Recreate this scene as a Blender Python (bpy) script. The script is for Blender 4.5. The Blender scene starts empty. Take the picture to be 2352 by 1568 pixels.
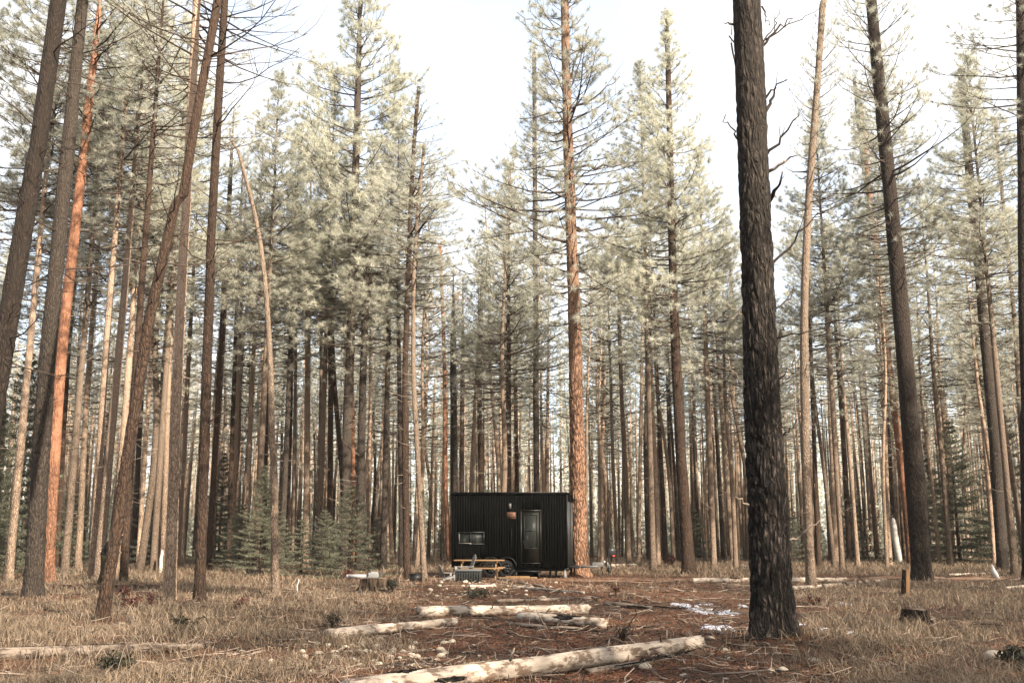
import bpy, math, random
import numpy as np
from mathutils import Vector, Matrix, Euler, Quaternion, noise as mnoise

R = math.radians
random.seed(11)
NR = np.random.default_rng(7)
SC = bpy.context.scene
COL = SC.collection

# ------------------------------------------------------------------ camera
F = 35.0 / 36.0 * 2352.0          # focal length in pixels of a 2352 px wide frame
TH = R(11.3)
CAMZ = 1.4
cd = bpy.data.cameras.new("camera")
cam = bpy.data.objects.new("camera", cd)
COL.objects.link(cam)
cd.lens = 35; cd.sensor_width = 36
cd.clip_start = 0.1; cd.clip_end = 3000
cam.location = (0, 0, CAMZ)
cam.rotation_euler = (R(90) + TH, 0, 0)
SC.camera = cam

# ------------------------------------------------------------------ light
SUN_AZ, SUN_EL = R(140), R(32)      # azimuth measured from +Y towards +X
sx, sy, sz = math.sin(SUN_AZ) * math.cos(SUN_EL), math.cos(SUN_AZ) * math.cos(SUN_EL), math.sin(SUN_EL)
ld = bpy.data.lights.new("sun", 'SUN')
ld.energy = 5.0; ld.angle = R(0.6); ld.color = (1.0, 0.89, 0.745)
sun = bpy.data.objects.new("sun", ld)
COL.objects.link(sun)
sun.rotation_euler = Vector((sx, sy, sz)).to_track_quat('Z', 'Y').to_euler()

W = bpy.data.worlds.new("World")
SC.world = W
W.use_nodes = True
nt = W.node_tree
nt.nodes.clear()
wo = nt.nodes.new('ShaderNodeOutputWorld')
bg = nt.nodes.new('ShaderNodeBackground')
sk = nt.nodes.new('ShaderNodeTexSky')
sk.sky_type = 'NISHITA'; sk.sun_disc = False
sk.sun_elevation = SUN_EL; sk.sun_rotation = SUN_AZ
sk.air_density = 1.0; sk.dust_density = 2.0
tc = nt.nodes.new('ShaderNodeTexCoord')
mp = nt.nodes.new('ShaderNodeMapping'); mp.inputs['Scale'].default_value = (1.6, 1.6, 3.6)
cn = nt.nodes.new('ShaderNodeTexNoise'); cn.inputs['Scale'].default_value = 1.7; cn.inputs['Detail'].default_value = 7
cr = nt.nodes.new('ShaderNodeValToRGB')
cr.color_ramp.elements[0].position = 0.42; cr.color_ramp.elements[0].color = (.46,) * 3 + (1,)
cr.color_ramp.elements[1].position = 0.66; cr.color_ramp.elements[1].color = (1, 1, 1, 1)
mx = nt.nodes.new('ShaderNodeMix'); mx.data_type = 'RGBA'
nt.links.new(tc.outputs['Generated'], mp.inputs[0]); nt.links.new(mp.outputs[0], cn.inputs['Vector'])
nt.links.new(cn.outputs['Fac'], cr.inputs[0]); nt.links.new(cr.outputs[0], mx.inputs['Factor'])
nt.links.new(sk.outputs[0], mx.inputs['A']); mx.inputs['B'].default_value = (3.4, 3.35, 3.2, 1)
nt.links.new(mx.outputs['Result'], bg.inputs['Color']); bg.inputs['Strength'].default_value = 0.12
nt.links.new(bg.outputs[0], wo.inputs[0])

SC.view_settings.view_transform = 'Standard'
SC.view_settings.look = 'None'
SC.view_settings.exposure = 1.9
SC.view_settings.gamma = 1.0
cy = SC.cycles
cy.max_bounces = 6; cy.diffuse_bounces = 3; cy.glossy_bounces = 2; cy.transmission_bounces = 4
cy.transparent_max_bounces = 6
cy.use_denoising = True

# ------------------------------------------------------------------ materials
def hexa(c, a=1.0): return (c[0], c[1], c[2], a)

class NB:
    """tiny node builder"""
    def __init__(s, name):
        s.m = bpy.data.materials.new(name); s.m.use_nodes = True
        s.t = s.m.node_tree; s.b = s.t.nodes['Principled BSDF']
        s.b.inputs['Specular IOR Level'].default_value = 0.2
        s.out = s.t.nodes['Material Output']
    def n(s, typ, **kw):
        nd = s.t.nodes.new('ShaderNode' + typ)
        for k, v in kw.items():
            if k in nd.inputs: nd.inputs[k].default_value = v
            else: setattr(nd, k, v)
        return nd
    def l(s, a, b): s.t.links.new(a, b)
    def coords(s, scale=(1, 1, 1), out='Object'):
        c = s.n('TexCoord'); m = s.n('Mapping'); m.inputs['Scale'].default_value = scale
        s.l(c.outputs[out], m.inputs[0]); return m.outputs[0]
    def noise(s, vec, scale, detail=4, rough=.6):
        q = s.n('TexNoise'); q.inputs['Scale'].default_value = scale
        q.inputs['Detail'].default_value = detail; q.inputs['Roughness'].default_value = rough
        s.l(vec, q.inputs['Vector']); return q.outputs['Fac']
    def ramp(s, fac, stops):
        r = s.n('ValToRGB'); e = r.color_ramp.elements
        while len(e) < len(stops): e.new(0.5)
        for i, (p, c) in enumerate(stops): e[i].position = p; e[i].color = hexa(c)
        s.l(fac, r.inputs[0]); return r.outputs[0]
    def mix(s, fac, a, b, mode='MIX'):
        m = s.n('Mix'); m.data_type = 'RGBA'; m.blend_type = mode
        for v, k in ((fac, 'Factor'), (a, 'A'), (b, 'B')):
            if isinstance(v, (float, int)): m.inputs[k].default_value = v
            elif isinstance(v, tuple): m.inputs[k].default_value = hexa(v)
            else: s.l(v, m.inputs[k])
        return m.outputs['Result']
    def math(s, op, a, b=0.0, clamp=False):
        m = s.n('Math'); m.operation = op; m.use_clamp = clamp
        for i, v in enumerate((a, b)):
            if isinstance(v, (float, int)): m.inputs[i].default_value = v
            else: s.l(v, m.inputs[i])
        return m.outputs[0]
    def bump(s, h, strength=.5, dist=.02):
        b = s.n('Bump'); b.inputs['Strength'].default_value = strength; b.inputs['Distance'].default_value = dist
        s.l(h, b.inputs['Height']); s.l(b.outputs[0], s.b.inputs['Normal'])
    def fin(s, col=None, rough=.85):
        if col is not None:
            if isinstance(col, tuple): s.b.inputs['Base Color'].default_value = hexa(col)
            else: s.l(col, s.b.inputs['Base Color'])
        s.b.inputs['Roughness'].default_value = rough
        return s.m

def bark(name, plate, plate2, crack, upper=None, up0=4.0, up1=9.0, sc=14, cw=.12, contrast=1.0, fl=(.3, .68)):
    q = NB(name)
    v = q.coords((1, 1, .27))
    # wobble
    nz = q.n('TexNoise'); nz.inputs['Scale'].default_value = 7; nz.inputs['Detail'].default_value = 4; q.l(v, nz.inputs['Vector'])
    add = q.n('VectorMath'); add.operation = 'MULTIPLY_ADD'
    q.l(nz.outputs['Color'], add.inputs[0]); add.inputs[1].default_value = (.17, .17, .17); q.l(v, add.inputs[2])
    vo = q.n('TexVoronoi'); vo.feature = 'DISTANCE_TO_EDGE'; vo.inputs['Scale'].default_value = sc
    q.l(add.outputs[0], vo.inputs['Vector'])
    edge = q.ramp(vo.outputs['Distance'], [(0.0, (0, 0, 0)), (cw, (1, 1, 1))])
    n1 = q.noise(v, 22, 6, .7); n2 = q.noise(v, 3.1, 4, .6); n3 = q.noise(v, 70, 3, .7)
    pc = q.mix(q.ramp(n1, [(fl[0], (0, 0, 0)), (fl[1], (1, 1, 1))]), plate, plate2)
    pc = q.mix(q.math('MULTIPLY', q.ramp(n2, [(.35, (0, 0, 0)), (.7, (1, 1, 1))]), .45), pc, crack)
    oi = q.n('ObjectInfo')
    c = q.mix(edge, crack, pc)
    if upper is not None:
        g = q.coords((1, 1, 1)); sp = q.n('SeparateXYZ'); q.l(g, sp.inputs[0])
        mr = q.n('MapRange'); mr.inputs['From Min'].default_value = up0; mr.inputs['From Max'].default_value = up1
        z = q.math('ADD', sp.outputs['Z'], q.math('MULTIPLY', q.math('SUBTRACT', n2, .5), 5.0))
        q.l(z, mr.inputs['Value'])
        uc = q.mix(q.math('MULTIPLY', n1, .75), upper, plate)
        uc = q.mix(q.math('MULTIPLY', q.ramp(q.noise(v, 9, 3), [(.58, (0, 0, 0)), (.66, (1, 1, 1))]), .55), uc, crack)
        c = q.mix(q.math('MULTIPLY', mr.outputs['Result'], .35 if fl[0] > .4 else .72), c, uc)
    hsv = q.n('HueSaturation'); q.l(c, hsv.inputs['Color'])
    q.l(q.math('ADD', q.math('MULTIPLY', oi.outputs['Random'], .5), .75), hsv.inputs['Value'])
    h = q.math('ADD', q.math('MULTIPLY', vo.outputs['Distance'], 2.0), q.math('MULTIPLY', n1, .5))
    h = q.math('ADD', h, q.math('MULTIPLY', n3, .25))
    q.bump(h, .9 * contrast, .035)
    return q.fin(hsv.outputs[0], .95)

BK = {
 'grey':  bark('bark_grey', (0.0413, 0.0303, 0.0224), (0.0688, 0.0534, 0.0413), (0.0076, 0.0055, 0.0042), (0.0551, 0.0430, 0.0327), 6, 12, sc=19),
 'brown': bark('bark_brown', (0.0420, 0.0238, 0.0151), (0.0735, 0.0455, 0.0297), (0.0070, 0.0042, 0.0028), (0.0595, 0.0385, 0.0263), 5, 11, sc=18),
 'dark':  bark('bark_dark', (0.0205, 0.0142, 0.0100), (0.0446, 0.0316, 0.0230), (0.0037, 0.0025, 0.0019), (0.0316, 0.0230, 0.0175), 4, 9, sc=17, cw=.18),
 'burnt': bark('bark_burnt', (0.0131, 0.0101, 0.0077), (0.1011, 0.0774, 0.0625), (0.0024, 0.0018, 0.0014), (0.0684, 0.0547, 0.0428), 2.6, 7.5, sc=15, cw=.26, contrast=1.2, fl=(.50, .62)),
 'orange': bark('bark_orange', (.185, .092, .052), (.27, .155, .095), (.018, .009, .006), (.15, .105, .073), 6.5, 11, sc=11, cw=.18),
 'vivid': bark('bark_vivid', (0.1471, 0.0702, 0.0401), (0.2273, 0.1136, 0.0669), (0.0235, 0.0121, 0.0073), (0.3209, 0.1471, 0.0836), 2.6, 5.0, sc=15),
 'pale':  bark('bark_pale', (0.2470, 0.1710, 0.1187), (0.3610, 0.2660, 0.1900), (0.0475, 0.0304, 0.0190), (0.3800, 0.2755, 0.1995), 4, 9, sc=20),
 'thin':  bark('bark_thin', (0.1360, 0.0935, 0.0654), (0.2295, 0.1700, 0.1232), (0.0298, 0.0204, 0.0145), (0.2125, 0.1615, 0.1190), 3, 9, sc=24),
}

def needle_mat(name, c1, c2, tr=.5):
    q = NB(name)
    at_ = q.n('Attribute'); at_.attribute_name = 'tint'
    oi = q.n('ObjectInfo')
    c = q.mix(at_.outputs['Fac'], c1, c2)
    hsv = q.n('HueSaturation'); q.l(c, hsv.inputs['Color'])
    q.l(q.math('ADD', q.math('MULTIPLY', oi.outputs['Random'], .45), .8), hsv.inputs['Value'])
    q.l(hsv.outputs[0], q.b.inputs['Base Color'])
    q.b.inputs['Roughness'].default_value = .6
    t = q.n('BsdfTranslucent'); q.l(hsv.outputs[0], t.inputs['Color'])
    ms = q.n('MixShader'); ms.inputs[0].default_value = tr
    q.l(q.b.outputs[0], ms.inputs[1]); q.l(t.outputs[0], ms.inputs[2]); q.l(ms.outputs[0], q.out.inputs['Surface'])
    return q.m
NEEDLE = needle_mat('pine_needles', (.345, .35, .275), (.58, .56, .465))
NEEDLE_RUST = needle_mat('rust_needles', (.40, .22, .12), (.50, .36, .22))
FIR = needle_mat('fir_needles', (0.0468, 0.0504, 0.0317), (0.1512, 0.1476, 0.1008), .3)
GRASS = needle_mat('dry_grass', (0.0640, 0.0437, 0.0286), (0.2333, 0.1768, 0.1204), .3)
GRASSG = needle_mat('green_grass', (0.0382, 0.0382, 0.0204), (0.1020, 0.0956, 0.0542), .3)
LITTER = needle_mat('needle_litter', (0.0565, 0.0202, 0.0104), (0.2099, 0.0888, 0.0444), .1)
LEAFD = needle_mat('dark_leaf', (0.0080, 0.0112, 0.0064), (0.0360, 0.0304, 0.0192), .15)
LEAFR = needle_mat('red_leaf', (0.0312, 0.0114, 0.0094), (0.0728, 0.0234, 0.0166), .2)
LIMB = (lambda q: q.fin(q.mix(q.noise(q.coords(), 9), (0.0165, 0.0112, 0.0083), (0.0825, 0.0570, 0.0413)), .9))(NB('limb_bark'))
DEADLIMB = (lambda q: q.fin(q.mix(q.noise(q.coords(), 9), (0.0900, 0.0630, 0.0450), (0.2700, 0.2160, 0.1710)), .9))(NB('dead_limb'))
BLACKLIMB = (lambda q: q.fin(q.mix(q.noise(q.coords(), 9), (0.0112, 0.0083, 0.0067), (0.0525, 0.0375, 0.0285)), .9))(NB('black_limb'))

def wood_pale(name, a, b, dark, thr=.62):
    q = NB(name)
    v = q.coords((1, 1, .12)); v2 = q.coords((1, 1, .5))
    c = q.mix(q.ramp(q.noise(v, 24, 6, .75), [(.35, (0, 0, 0)), (.62, (1, 1, 1))]), a, b)
    c = q.mix(q.math('MULTIPLY', q.ramp(q.noise(q.coords((1, 1, .6)), 2.2, 5, .65), [(.45, (0, 0, 0)), (.65, (1, 1, 1))]), .5), c, a)
    c = q.mix(q.math('MULTIPLY', q.ramp(q.noise(v2, 7, 6, .7), [(thr - .08, (0, 0, 0)), (thr, (1, 1, 1))]), .85), c, dark)
    vo = q.n('TexVoronoi'); vo.inputs['Scale'].default_value = 5; q.l(v2, vo.inputs['Vector'])
    c = q.mix(q.ramp(vo.outputs['Distance'], [(.03, (1, 1, 1)), (.07, (0, 0, 0))]), c, dark)
    q.bump(q.noise(v, 30, 5), .5, .01)
    return q.fin(c, .8)
LOGW = wood_pale('debarked_wood', (0.2160, 0.1720, 0.1320), (0.4000, 0.3360, 0.2720), (0.0680, 0.0384, 0.0216), .565)
LOGG = wood_pale('grey_log_wood', (0.0998, 0.0749, 0.0574), (0.1698, 0.1348, 0.1048), (0.0250, 0.0150, 0.0100), .55)
LOGB = wood_pale('brown_log', (0.0480, 0.0272, 0.0176), (0.1120, 0.0640, 0.0416), (0.0120, 0.0072, 0.0056), .5)
CUT = (lambda q: q.fin(q.mix(q.noise(q.coords((0.7500, 0.7500, 0.7500)), 18), (0.1125, 0.0750, 0.0488), (0.2100, 0.1500, 0.0975)), .9))(NB('cut_wood'))
CUTO = (lambda q: q.fin(q.mix(q.noise(q.coords((0.3600, 0.3600, 0.0720)), 18), (0.0864, 0.0432, 0.0162), (0.1296, 0.0756, 0.0360)), .8))(NB('fresh_cut_wood'))
ROTTEN = (lambda q: q.fin(q.mix(q.ramp(q.noise(q.coords((0.7500, 0.7500, 0.0750)), 14, 5), [(.42, (0.0000, 0.0000, 0.0000)), (.6, (0.7500, 0.7500, 0.7500))]), (0.0045, 0.0030, 0.0023), (0.1275, 0.0863, 0.0562)), .95))(NB('rotten_wood'))
def plain(name, c, rough=.6, metal=0.0, var=.15, scale=8):
    q = NB(name)
    col = q.mix(q.noise(q.coords(), scale), tuple(x * (1 - var) for x in c), tuple(min(1, x * (1 + var)) for x in c))
    q.b.inputs['Metallic'].default_value = metal
    return q.fin(col, rough)
SNOW = plain('snow', (0.5270, 0.5270, 0.5610), .6, var=.05)
def stone_mat():
    q = NB('river_stone')
    oi = q.n('ObjectInfo')
    c = q.mix(q.noise(q.coords(), 6, 6), (0.2080, 0.1680, 0.1200), (0.4000, 0.3440, 0.2640))
    c = q.mix(q.math('MULTIPLY', oi.outputs['Random'], .5), c, (.25, .21, .17))
    q.bump(q.noise(q.coords(), 20, 4), .4, .01)
    return q.fin(c, .8)
STONE = stone_mat()
BLACKP = plain('black_plastic', (0.0098, 0.0112, 0.0098), .5)
GREYP = plain('grey_plastic', (0.1275, 0.1200, 0.1125), .7, var=.1)
LIDG = plain('grey_lid_plastic', (0.0638, 0.0653, 0.0653), .55, var=.1)
PINEW = (lambda q: q.fin(q.mix(q.noise(q.coords((0.0675, 1.0125, 1.0125)), 8, 4), (0.1147, 0.0624, 0.0253), (0.1620, 0.1013, 0.0506)), .7))(NB('table_pine'))
BLKMET = plain('black_metal', (0.0040, 0.0040, 0.0040), .5)
GREYMET = plain('grey_metal', (0.0700, 0.0665, 0.0630), .45)
WHITEP = plain('white_plastic', (0.2520, 0.2460, 0.2340), .5, var=.05)
RED = plain('red_paint', (.65, .06, .04), .5)
TYRE = plain('tyre_rubber', (0.0045, 0.0045, 0.0043), .8)
RIM = plain('black_alloy', (0.0200, 0.0200, 0.0200), .3, .6)
TRIM = plain('olive_trim', (0.0041, 0.0038, 0.0023), .5)
LTRIM = plain('light_trim', (0.0105, 0.0095, 0.0067), .5)

# ------------------------------------------------------------------ mesh helpers
class G:
    def __init__(s): s.v = []; s.f3 = []; s.f4 = []; s.n = 0; s.t = []
    def add(s, v, f3=None, f4=None):
        v = np.asarray(v, float).reshape(-1, 3)
        if f3 is not None and len(f3): s.f3.append(np.asarray(f3, np.int64).reshape(-1, 3) + s.n)
        if f4 is not None and len(f4): s.f4.append(np.asarray(f4, np.int64).reshape(-1, 4) + s.n)
        s.v.append(v); s.n += len(v); return s
    def mesh(s, name, smooth=False, tint=None):
        me = bpy.data.meshes.new(name)
        V = np.concatenate(s.v).astype(np.float32)
        f3 = np.concatenate(s.f3) if s.f3 else np.zeros((0, 3), np.int64)
        f4 = np.concatenate(s.f4) if s.f4 else np.zeros((0, 4), np.int64)
        n3, n4 = len(f3), len(f4)
        me.vertices.add(len(V)); me.vertices.foreach_set('co', V.ravel())
        me.loops.add(n3 * 3 + n4 * 4)
        me.loops.foreach_set('vertex_index', np.concatenate([f3.ravel(), f4.ravel()]).astype(np.int32))
        me.polygons.add(n3 + n4)
        ls = np.concatenate([np.arange(n3) * 3, n3 * 3 + np.arange(n4) * 4]).astype(np.int32)
        me.polygons.foreach_set('loop_start', ls)
        if smooth: me.polygons.foreach_set('use_smooth', np.ones(n3 + n4, bool))
        if tint is not None:
            a = me.attributes.new('tint', 'FLOAT', 'POINT'); a.data.foreach_set('value', np.asarray(tint, np.float32))
        me.update(calc_edges=True); me.validate()
        return me
    def tube(s, pts, rad, seg=6, cap=True):
        P = np.asarray(pts, float); rad = np.broadcast_to(np.asarray(rad, float), (len(P),))
        T = np.gradient(P, axis=0); T /= np.linalg.norm(T, axis=1)[:, None] + 1e-9
        up = np.array([0, 0, 1.0]) if abs(T[0][2]) < .8 else np.array([1.0, 0, 0])
        A = np.cross(T, up); A /= np.linalg.norm(A, axis=1)[:, None] + 1e-9
        B = np.cross(T, A)
        a = np.linspace(0, 2 * math.pi, seg, endpoint=False)
        V = P[:, None, :] + rad[:, None, None] * (A[:, None, :] * np.cos(a)[None, :, None] + B[:, None, :] * np.sin(a)[None, :, None])
        n = len(P); i = np.arange(n - 1)[:, None] * seg; j = np.arange(seg)[None, :]; k = (j + 1) % seg
        f4 = np.stack([i + j, i + k, i + seg + k, i + seg + j], -1).reshape(-1, 4)
        VV = V.reshape(-1, 3); f3 = []
        if cap:
            VV = np.vstack([VV, P[0], P[-1]]); c0 = n * seg; c1 = c0 + 1
            jj = np.arange(seg); kk = (jj + 1) % seg
            f3 = np.vstack([np.stack([kk, jj, np.full(seg, c0)], 1), np.stack([(n - 1) * seg + jj, (n - 1) * seg + kk, np.full(seg, c1)], 1)])
        return s.add(VV, f3, f4)
    def box(s, c, d, rot=None, taper=1.0):
        x, y, z = d[0] / 2, d[1] / 2, d[2] / 2
        V = np.array([[-x, -y, -z], [x, -y, -z], [x, y, -z], [-x, y, -z], [-x * taper, -y * taper, z], [x * taper, -y * taper, z], [x * taper, y * taper, z], [-x * taper, y * taper, z]])
        if rot is not None: V = V @ np.array(Euler(rot).to_matrix()).T
        return s.add(V + np.array(c), None, [[0, 3, 2, 1], [4, 5, 6, 7], [0, 1, 5, 4], [1, 2, 6, 5], [2, 3, 7, 6], [3, 0, 4, 7]])
    def prism(s, poly, y0, y1):
        """polygon in XZ extruded along Y"""
        n = len(poly)
        V = [(p[0], y0, p[1]) for p in poly] + [(p[0], y1, p[1]) for p in poly]
        f4 = [[i, (i + 1) % n, n + (i + 1) % n, n + i] for i in range(n)]
        c0 = (sum(p[0] for p in poly) / n, y0, sum(p[1] for p in poly) / n)
        V += [c0, (c0[0], y1, c0[2])]
        f3 = [[i + 0, 2 * n, (i + 1) % n] for i in range(n)] + [[n + i, n + (i + 1) % n, 2 * n + 1] for i in range(n)]
        return s.add(V, f3, f4)
    def cyl(s, p0, p1, r0, r1=None, seg=12):
        return s.tube([p0, p1], [r0, r0 if r1 is None else r1], seg)

def obj(name, g, mat, parent=None, smooth=False, tint=None, loc=None, bevel=0, label=None):
    me = g if isinstance(g, bpy.types.Mesh) else g.mesh(name, smooth, tint)
    if mat is not None and len(me.materials) == 0: me.materials.append(mat)
    o = bpy.data.objects.new(name, me); COL.objects.link(o)
    if parent is not None: o.parent = parent
    if loc is not None: o.location = loc
    if bevel:
        b = o.modifiers.new('bevel', 'BEVEL'); b.width = bevel; b.segments = 2; b.limit_method = 'ANGLE'
    if label: o['label'] = label
    return o

def tag(o, label, cat, group=None, kind=None):
    if label: o['label'] = label
    if cat: o['category'] = cat
    if group: o['group'] = group
    if kind: o['kind'] = kind
    return o

def thing(name, label, cat, loc=(0, 0, 0), rz=0, group=None):
    o = bpy.data.objects.new(name, None); COL.objects.link(o)
    o.empty_display_size = .2; o.location = loc; o.rotation_euler = (0, 0, rz)
    return tag(o, label, cat, group)

def copy_tree(o, parent=None):
    c = o.copy(); COL.objects.link(c); c.parent = parent
    for ch in o.children: copy_tree(ch, c)
    return c

# ------------------------------------------------------------------ ground and projection
def gz(x, y):
    """ground height (works on arrays)"""
    b = .045 * np.sin(x * .55 + .7 * np.sin(y * .31)) * np.sin(y * .47 + 1.3) + .03 * np.sin(x * 1.7 + y * .9) * np.sin(y * 1.3 - x * .6)
    b = b + .018 * np.sin(x * 4.1 + 1) * np.sin(y * 3.7 + x)
    near = np.clip((60 - np.abs(y)) / 20, 0, 1)
    # a low mound on the left where an old log lies, and the slight rise round the burnt tree
    m = .10 * np.exp(-(((x - 3.5) / 1.1) ** 2 + ((y - 13.7) / .8) ** 2))
    m = m + .10 * np.exp(-(((x + 4.3) / 2.6) ** 2 + ((y - 13.9) / .9) ** 2))
    flat = np.exp(-(((x - 1.5) / 8) ** 4 + ((y - 38.5) / 3.2) ** 4))
    return b * near * (1 - flat) + m

def ray(px, py):
    dx = (px - 1176) / F; dy = (784 - py) / F
    return np.array([dx, math.cos(TH) - dy * math.sin(TH), math.sin(TH) + dy * math.cos(TH)])
def at(px, py):
    d = ray(px, py); z = 0.0
    for _ in range(6):
        t = min((z - CAMZ) / d[2], 200) if d[2] < -1e-4 else 90
        p = np.array([d[0] * t, d[1] * t, 0]); z = float(gz(p[0], p[1]))
    p[2] = z
    return p
def pt(px, py, Y):
    d = ray(px, py); t = Y / d[1]
    return np.array([d[0] * t, Y, CAMZ + d[2] * t])
def mpp(p):
    """metres per (2352-frame) pixel at a world point"""
    return (p[1] * math.cos(TH) + (p[2] - CAMZ) * math.sin(TH)) / F
def proj(p):
    dep = p[1] * math.cos(TH) + (p[2] - CAMZ) * math.sin(TH)
    up = -p[1] * math.sin(TH) + (p[2] - CAMZ) * math.cos(TH)
    return 1176 + F * p[0] / dep, 784 - F * up / dep

def ground_material():
    q = NB('forest_floor')
    v = q.coords()
    n1 = q.noise(v, .45, 5, .6); n2 = q.noise(v, 2.6, 6, .7); n3 = q.noise(v, 24, 5, .75); n4 = q.noise(v, 90, 3, .7)
    straw = q.mix(n3, (0.0392, 0.0269, 0.0168), (0.1344, 0.1008, 0.0672))
    litter = q.mix(n3, (0.0344, 0.0138, 0.0077), (0.1454, 0.0612, 0.0306))
    soil = q.mix(n4, (0.0120, 0.0083, 0.0060), (0.0525, 0.0375, 0.0270))
    c = q.mix(q.ramp(n1, [(.44, (0, 0, 0)), (.56, (1, 1, 1))]), straw, litter)
    c = q.mix(q.ramp(n2, [(.42, (0, 0, 0)), (.62, (1, 1, 1))]), c, q.mix(.5, litter, straw))
    c = q.mix(q.ramp(q.noise(v, 5, 6, .75), [(.56, (0, 0, 0)), (.66, (1, 1, 1))]), c, soil)
    c = q.mix(q.math('MULTIPLY', q.ramp(q.noise(v, 1.1, 4), [(.60, (0, 0, 0)), (.70, (1, 1, 1))]), .5), c, (.06, .06, .03))
    q.bump(q.math('ADD', n3, q.math('MULTIPLY', n4, .5)), .9, .05)
    return q.fin(c, .95)
GROUND = ground_material()

# one sheet to the horizon: fine near the camera, coarse far away
xs = np.concatenate([[-900, -400, -150, -90], np.linspace(-60, 60, 241), [90, 150, 400, 900]])
ys = np.concatenate([[-900, -300, -80, -30], np.linspace(-10, 62, 200), [75, 95, 130, 200, 400, 900, 1600]])
XX, YY = np.meshgrid(xs, ys)
g = G(); nx, ny = len(xs), len(ys)
ii, jj = np.meshgrid(np.arange(nx - 1), np.arange(ny - 1))
a = (jj * nx + ii).ravel()
g.add(np.stack([XX.ravel(), YY.ravel(), gz(XX, YY).ravel()], 1), None, np.stack([a, a + 1, a + nx + 1, a + nx], 1))
tag(obj('ground', g, GROUND, smooth=True), 'forest floor of dry grass and rust brown pine needles', None, kind='structure')

# dirt track passing right of the cabin
def dirt_mat():
    q = NB('track_dirt'); v = q.coords((.4, 1.2, 1))
    c = q.mix(q.noise(v, 14, 6, .7), (0.0900, 0.0585, 0.0390), (0.1950, 0.1387, 0.0975))
    c = q.mix(q.ramp(q.noise(v, 1.8, 4), [(.45, (0, 0, 0)), (.6, (1, 1, 1))]), c, (.14, .062, .032))
    q.bump(q.noise(q.coords(), 40, 4), .6, .02); return q.fin(c, .95)
g = G(); n = 140
tx = np.linspace(-4.5, 34, n); V = []; rows = 7
for k in range(rows):
    u = k / (rows - 1)
    edge = .25 * np.sin(tx * 2.3 + k) * (1 if k in (0, rows - 1) else .3)
    ty = 35.6 + 3.4 * u + edge + .02 * (tx - 2) ** 2 * .3 - .04 * tx
    V.append(np.stack([tx, ty, gz(tx, ty) + .012 + .0 * tx], 1))
V = np.concatenate(V); a = (np.arange(rows - 1)[:, None] * n + np.arange(n - 1)[None, :]).ravel()
g.add(V, None, np.stack([a, a + 1, a + n + 1, a + n], 1))
tag(obj('dirt_track', g, dirt_mat(), smooth=True), 'bare dirt track running right from the black cabin', None, kind='structure')

# ------------------------------------------------------------------ foliage generators
def rnd_unit(n, rng):
    v = rng.normal(size=(n, 3)); return v / np.linalg.norm(v, axis=1)[:, None]

def needles_from(P, D, per, nl, nw, rng, spread=.9, back=.12):
    """bulk thin triangles radiating from twig tips"""
    n = len(P); N = n * per
    p = np.repeat(P, per, 0); d = np.repeat(D, per, 0)
    u = rnd_unit(N, rng)
    dd = d * .55 + u * spread; dd /= np.linalg.norm(dd, axis=1)[:, None]
    p = p - d * (rng.random((N, 1)) * back)
    L = nl * (.65 + .5 * rng.random((N, 1)))
    w = np.cross(dd, rnd_unit(N, rng)); w /= np.linalg.norm(w, axis=1)[:, None] + 1e-9
    w *= nw * .5
    V = np.empty((N, 3, 3)); V[:, 0] = p - w; V[:, 1] = p + w; V[:, 2] = p + dd * L
    V[:, 2, 2] -= .02
    t = np.repeat(np.clip(np.repeat(rng.random(n), per) * .7 + rng.random(N) * .3, 0, 1), 3)
    return V.reshape(-1, 3), np.arange(N * 3).reshape(-1, 3), t

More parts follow.
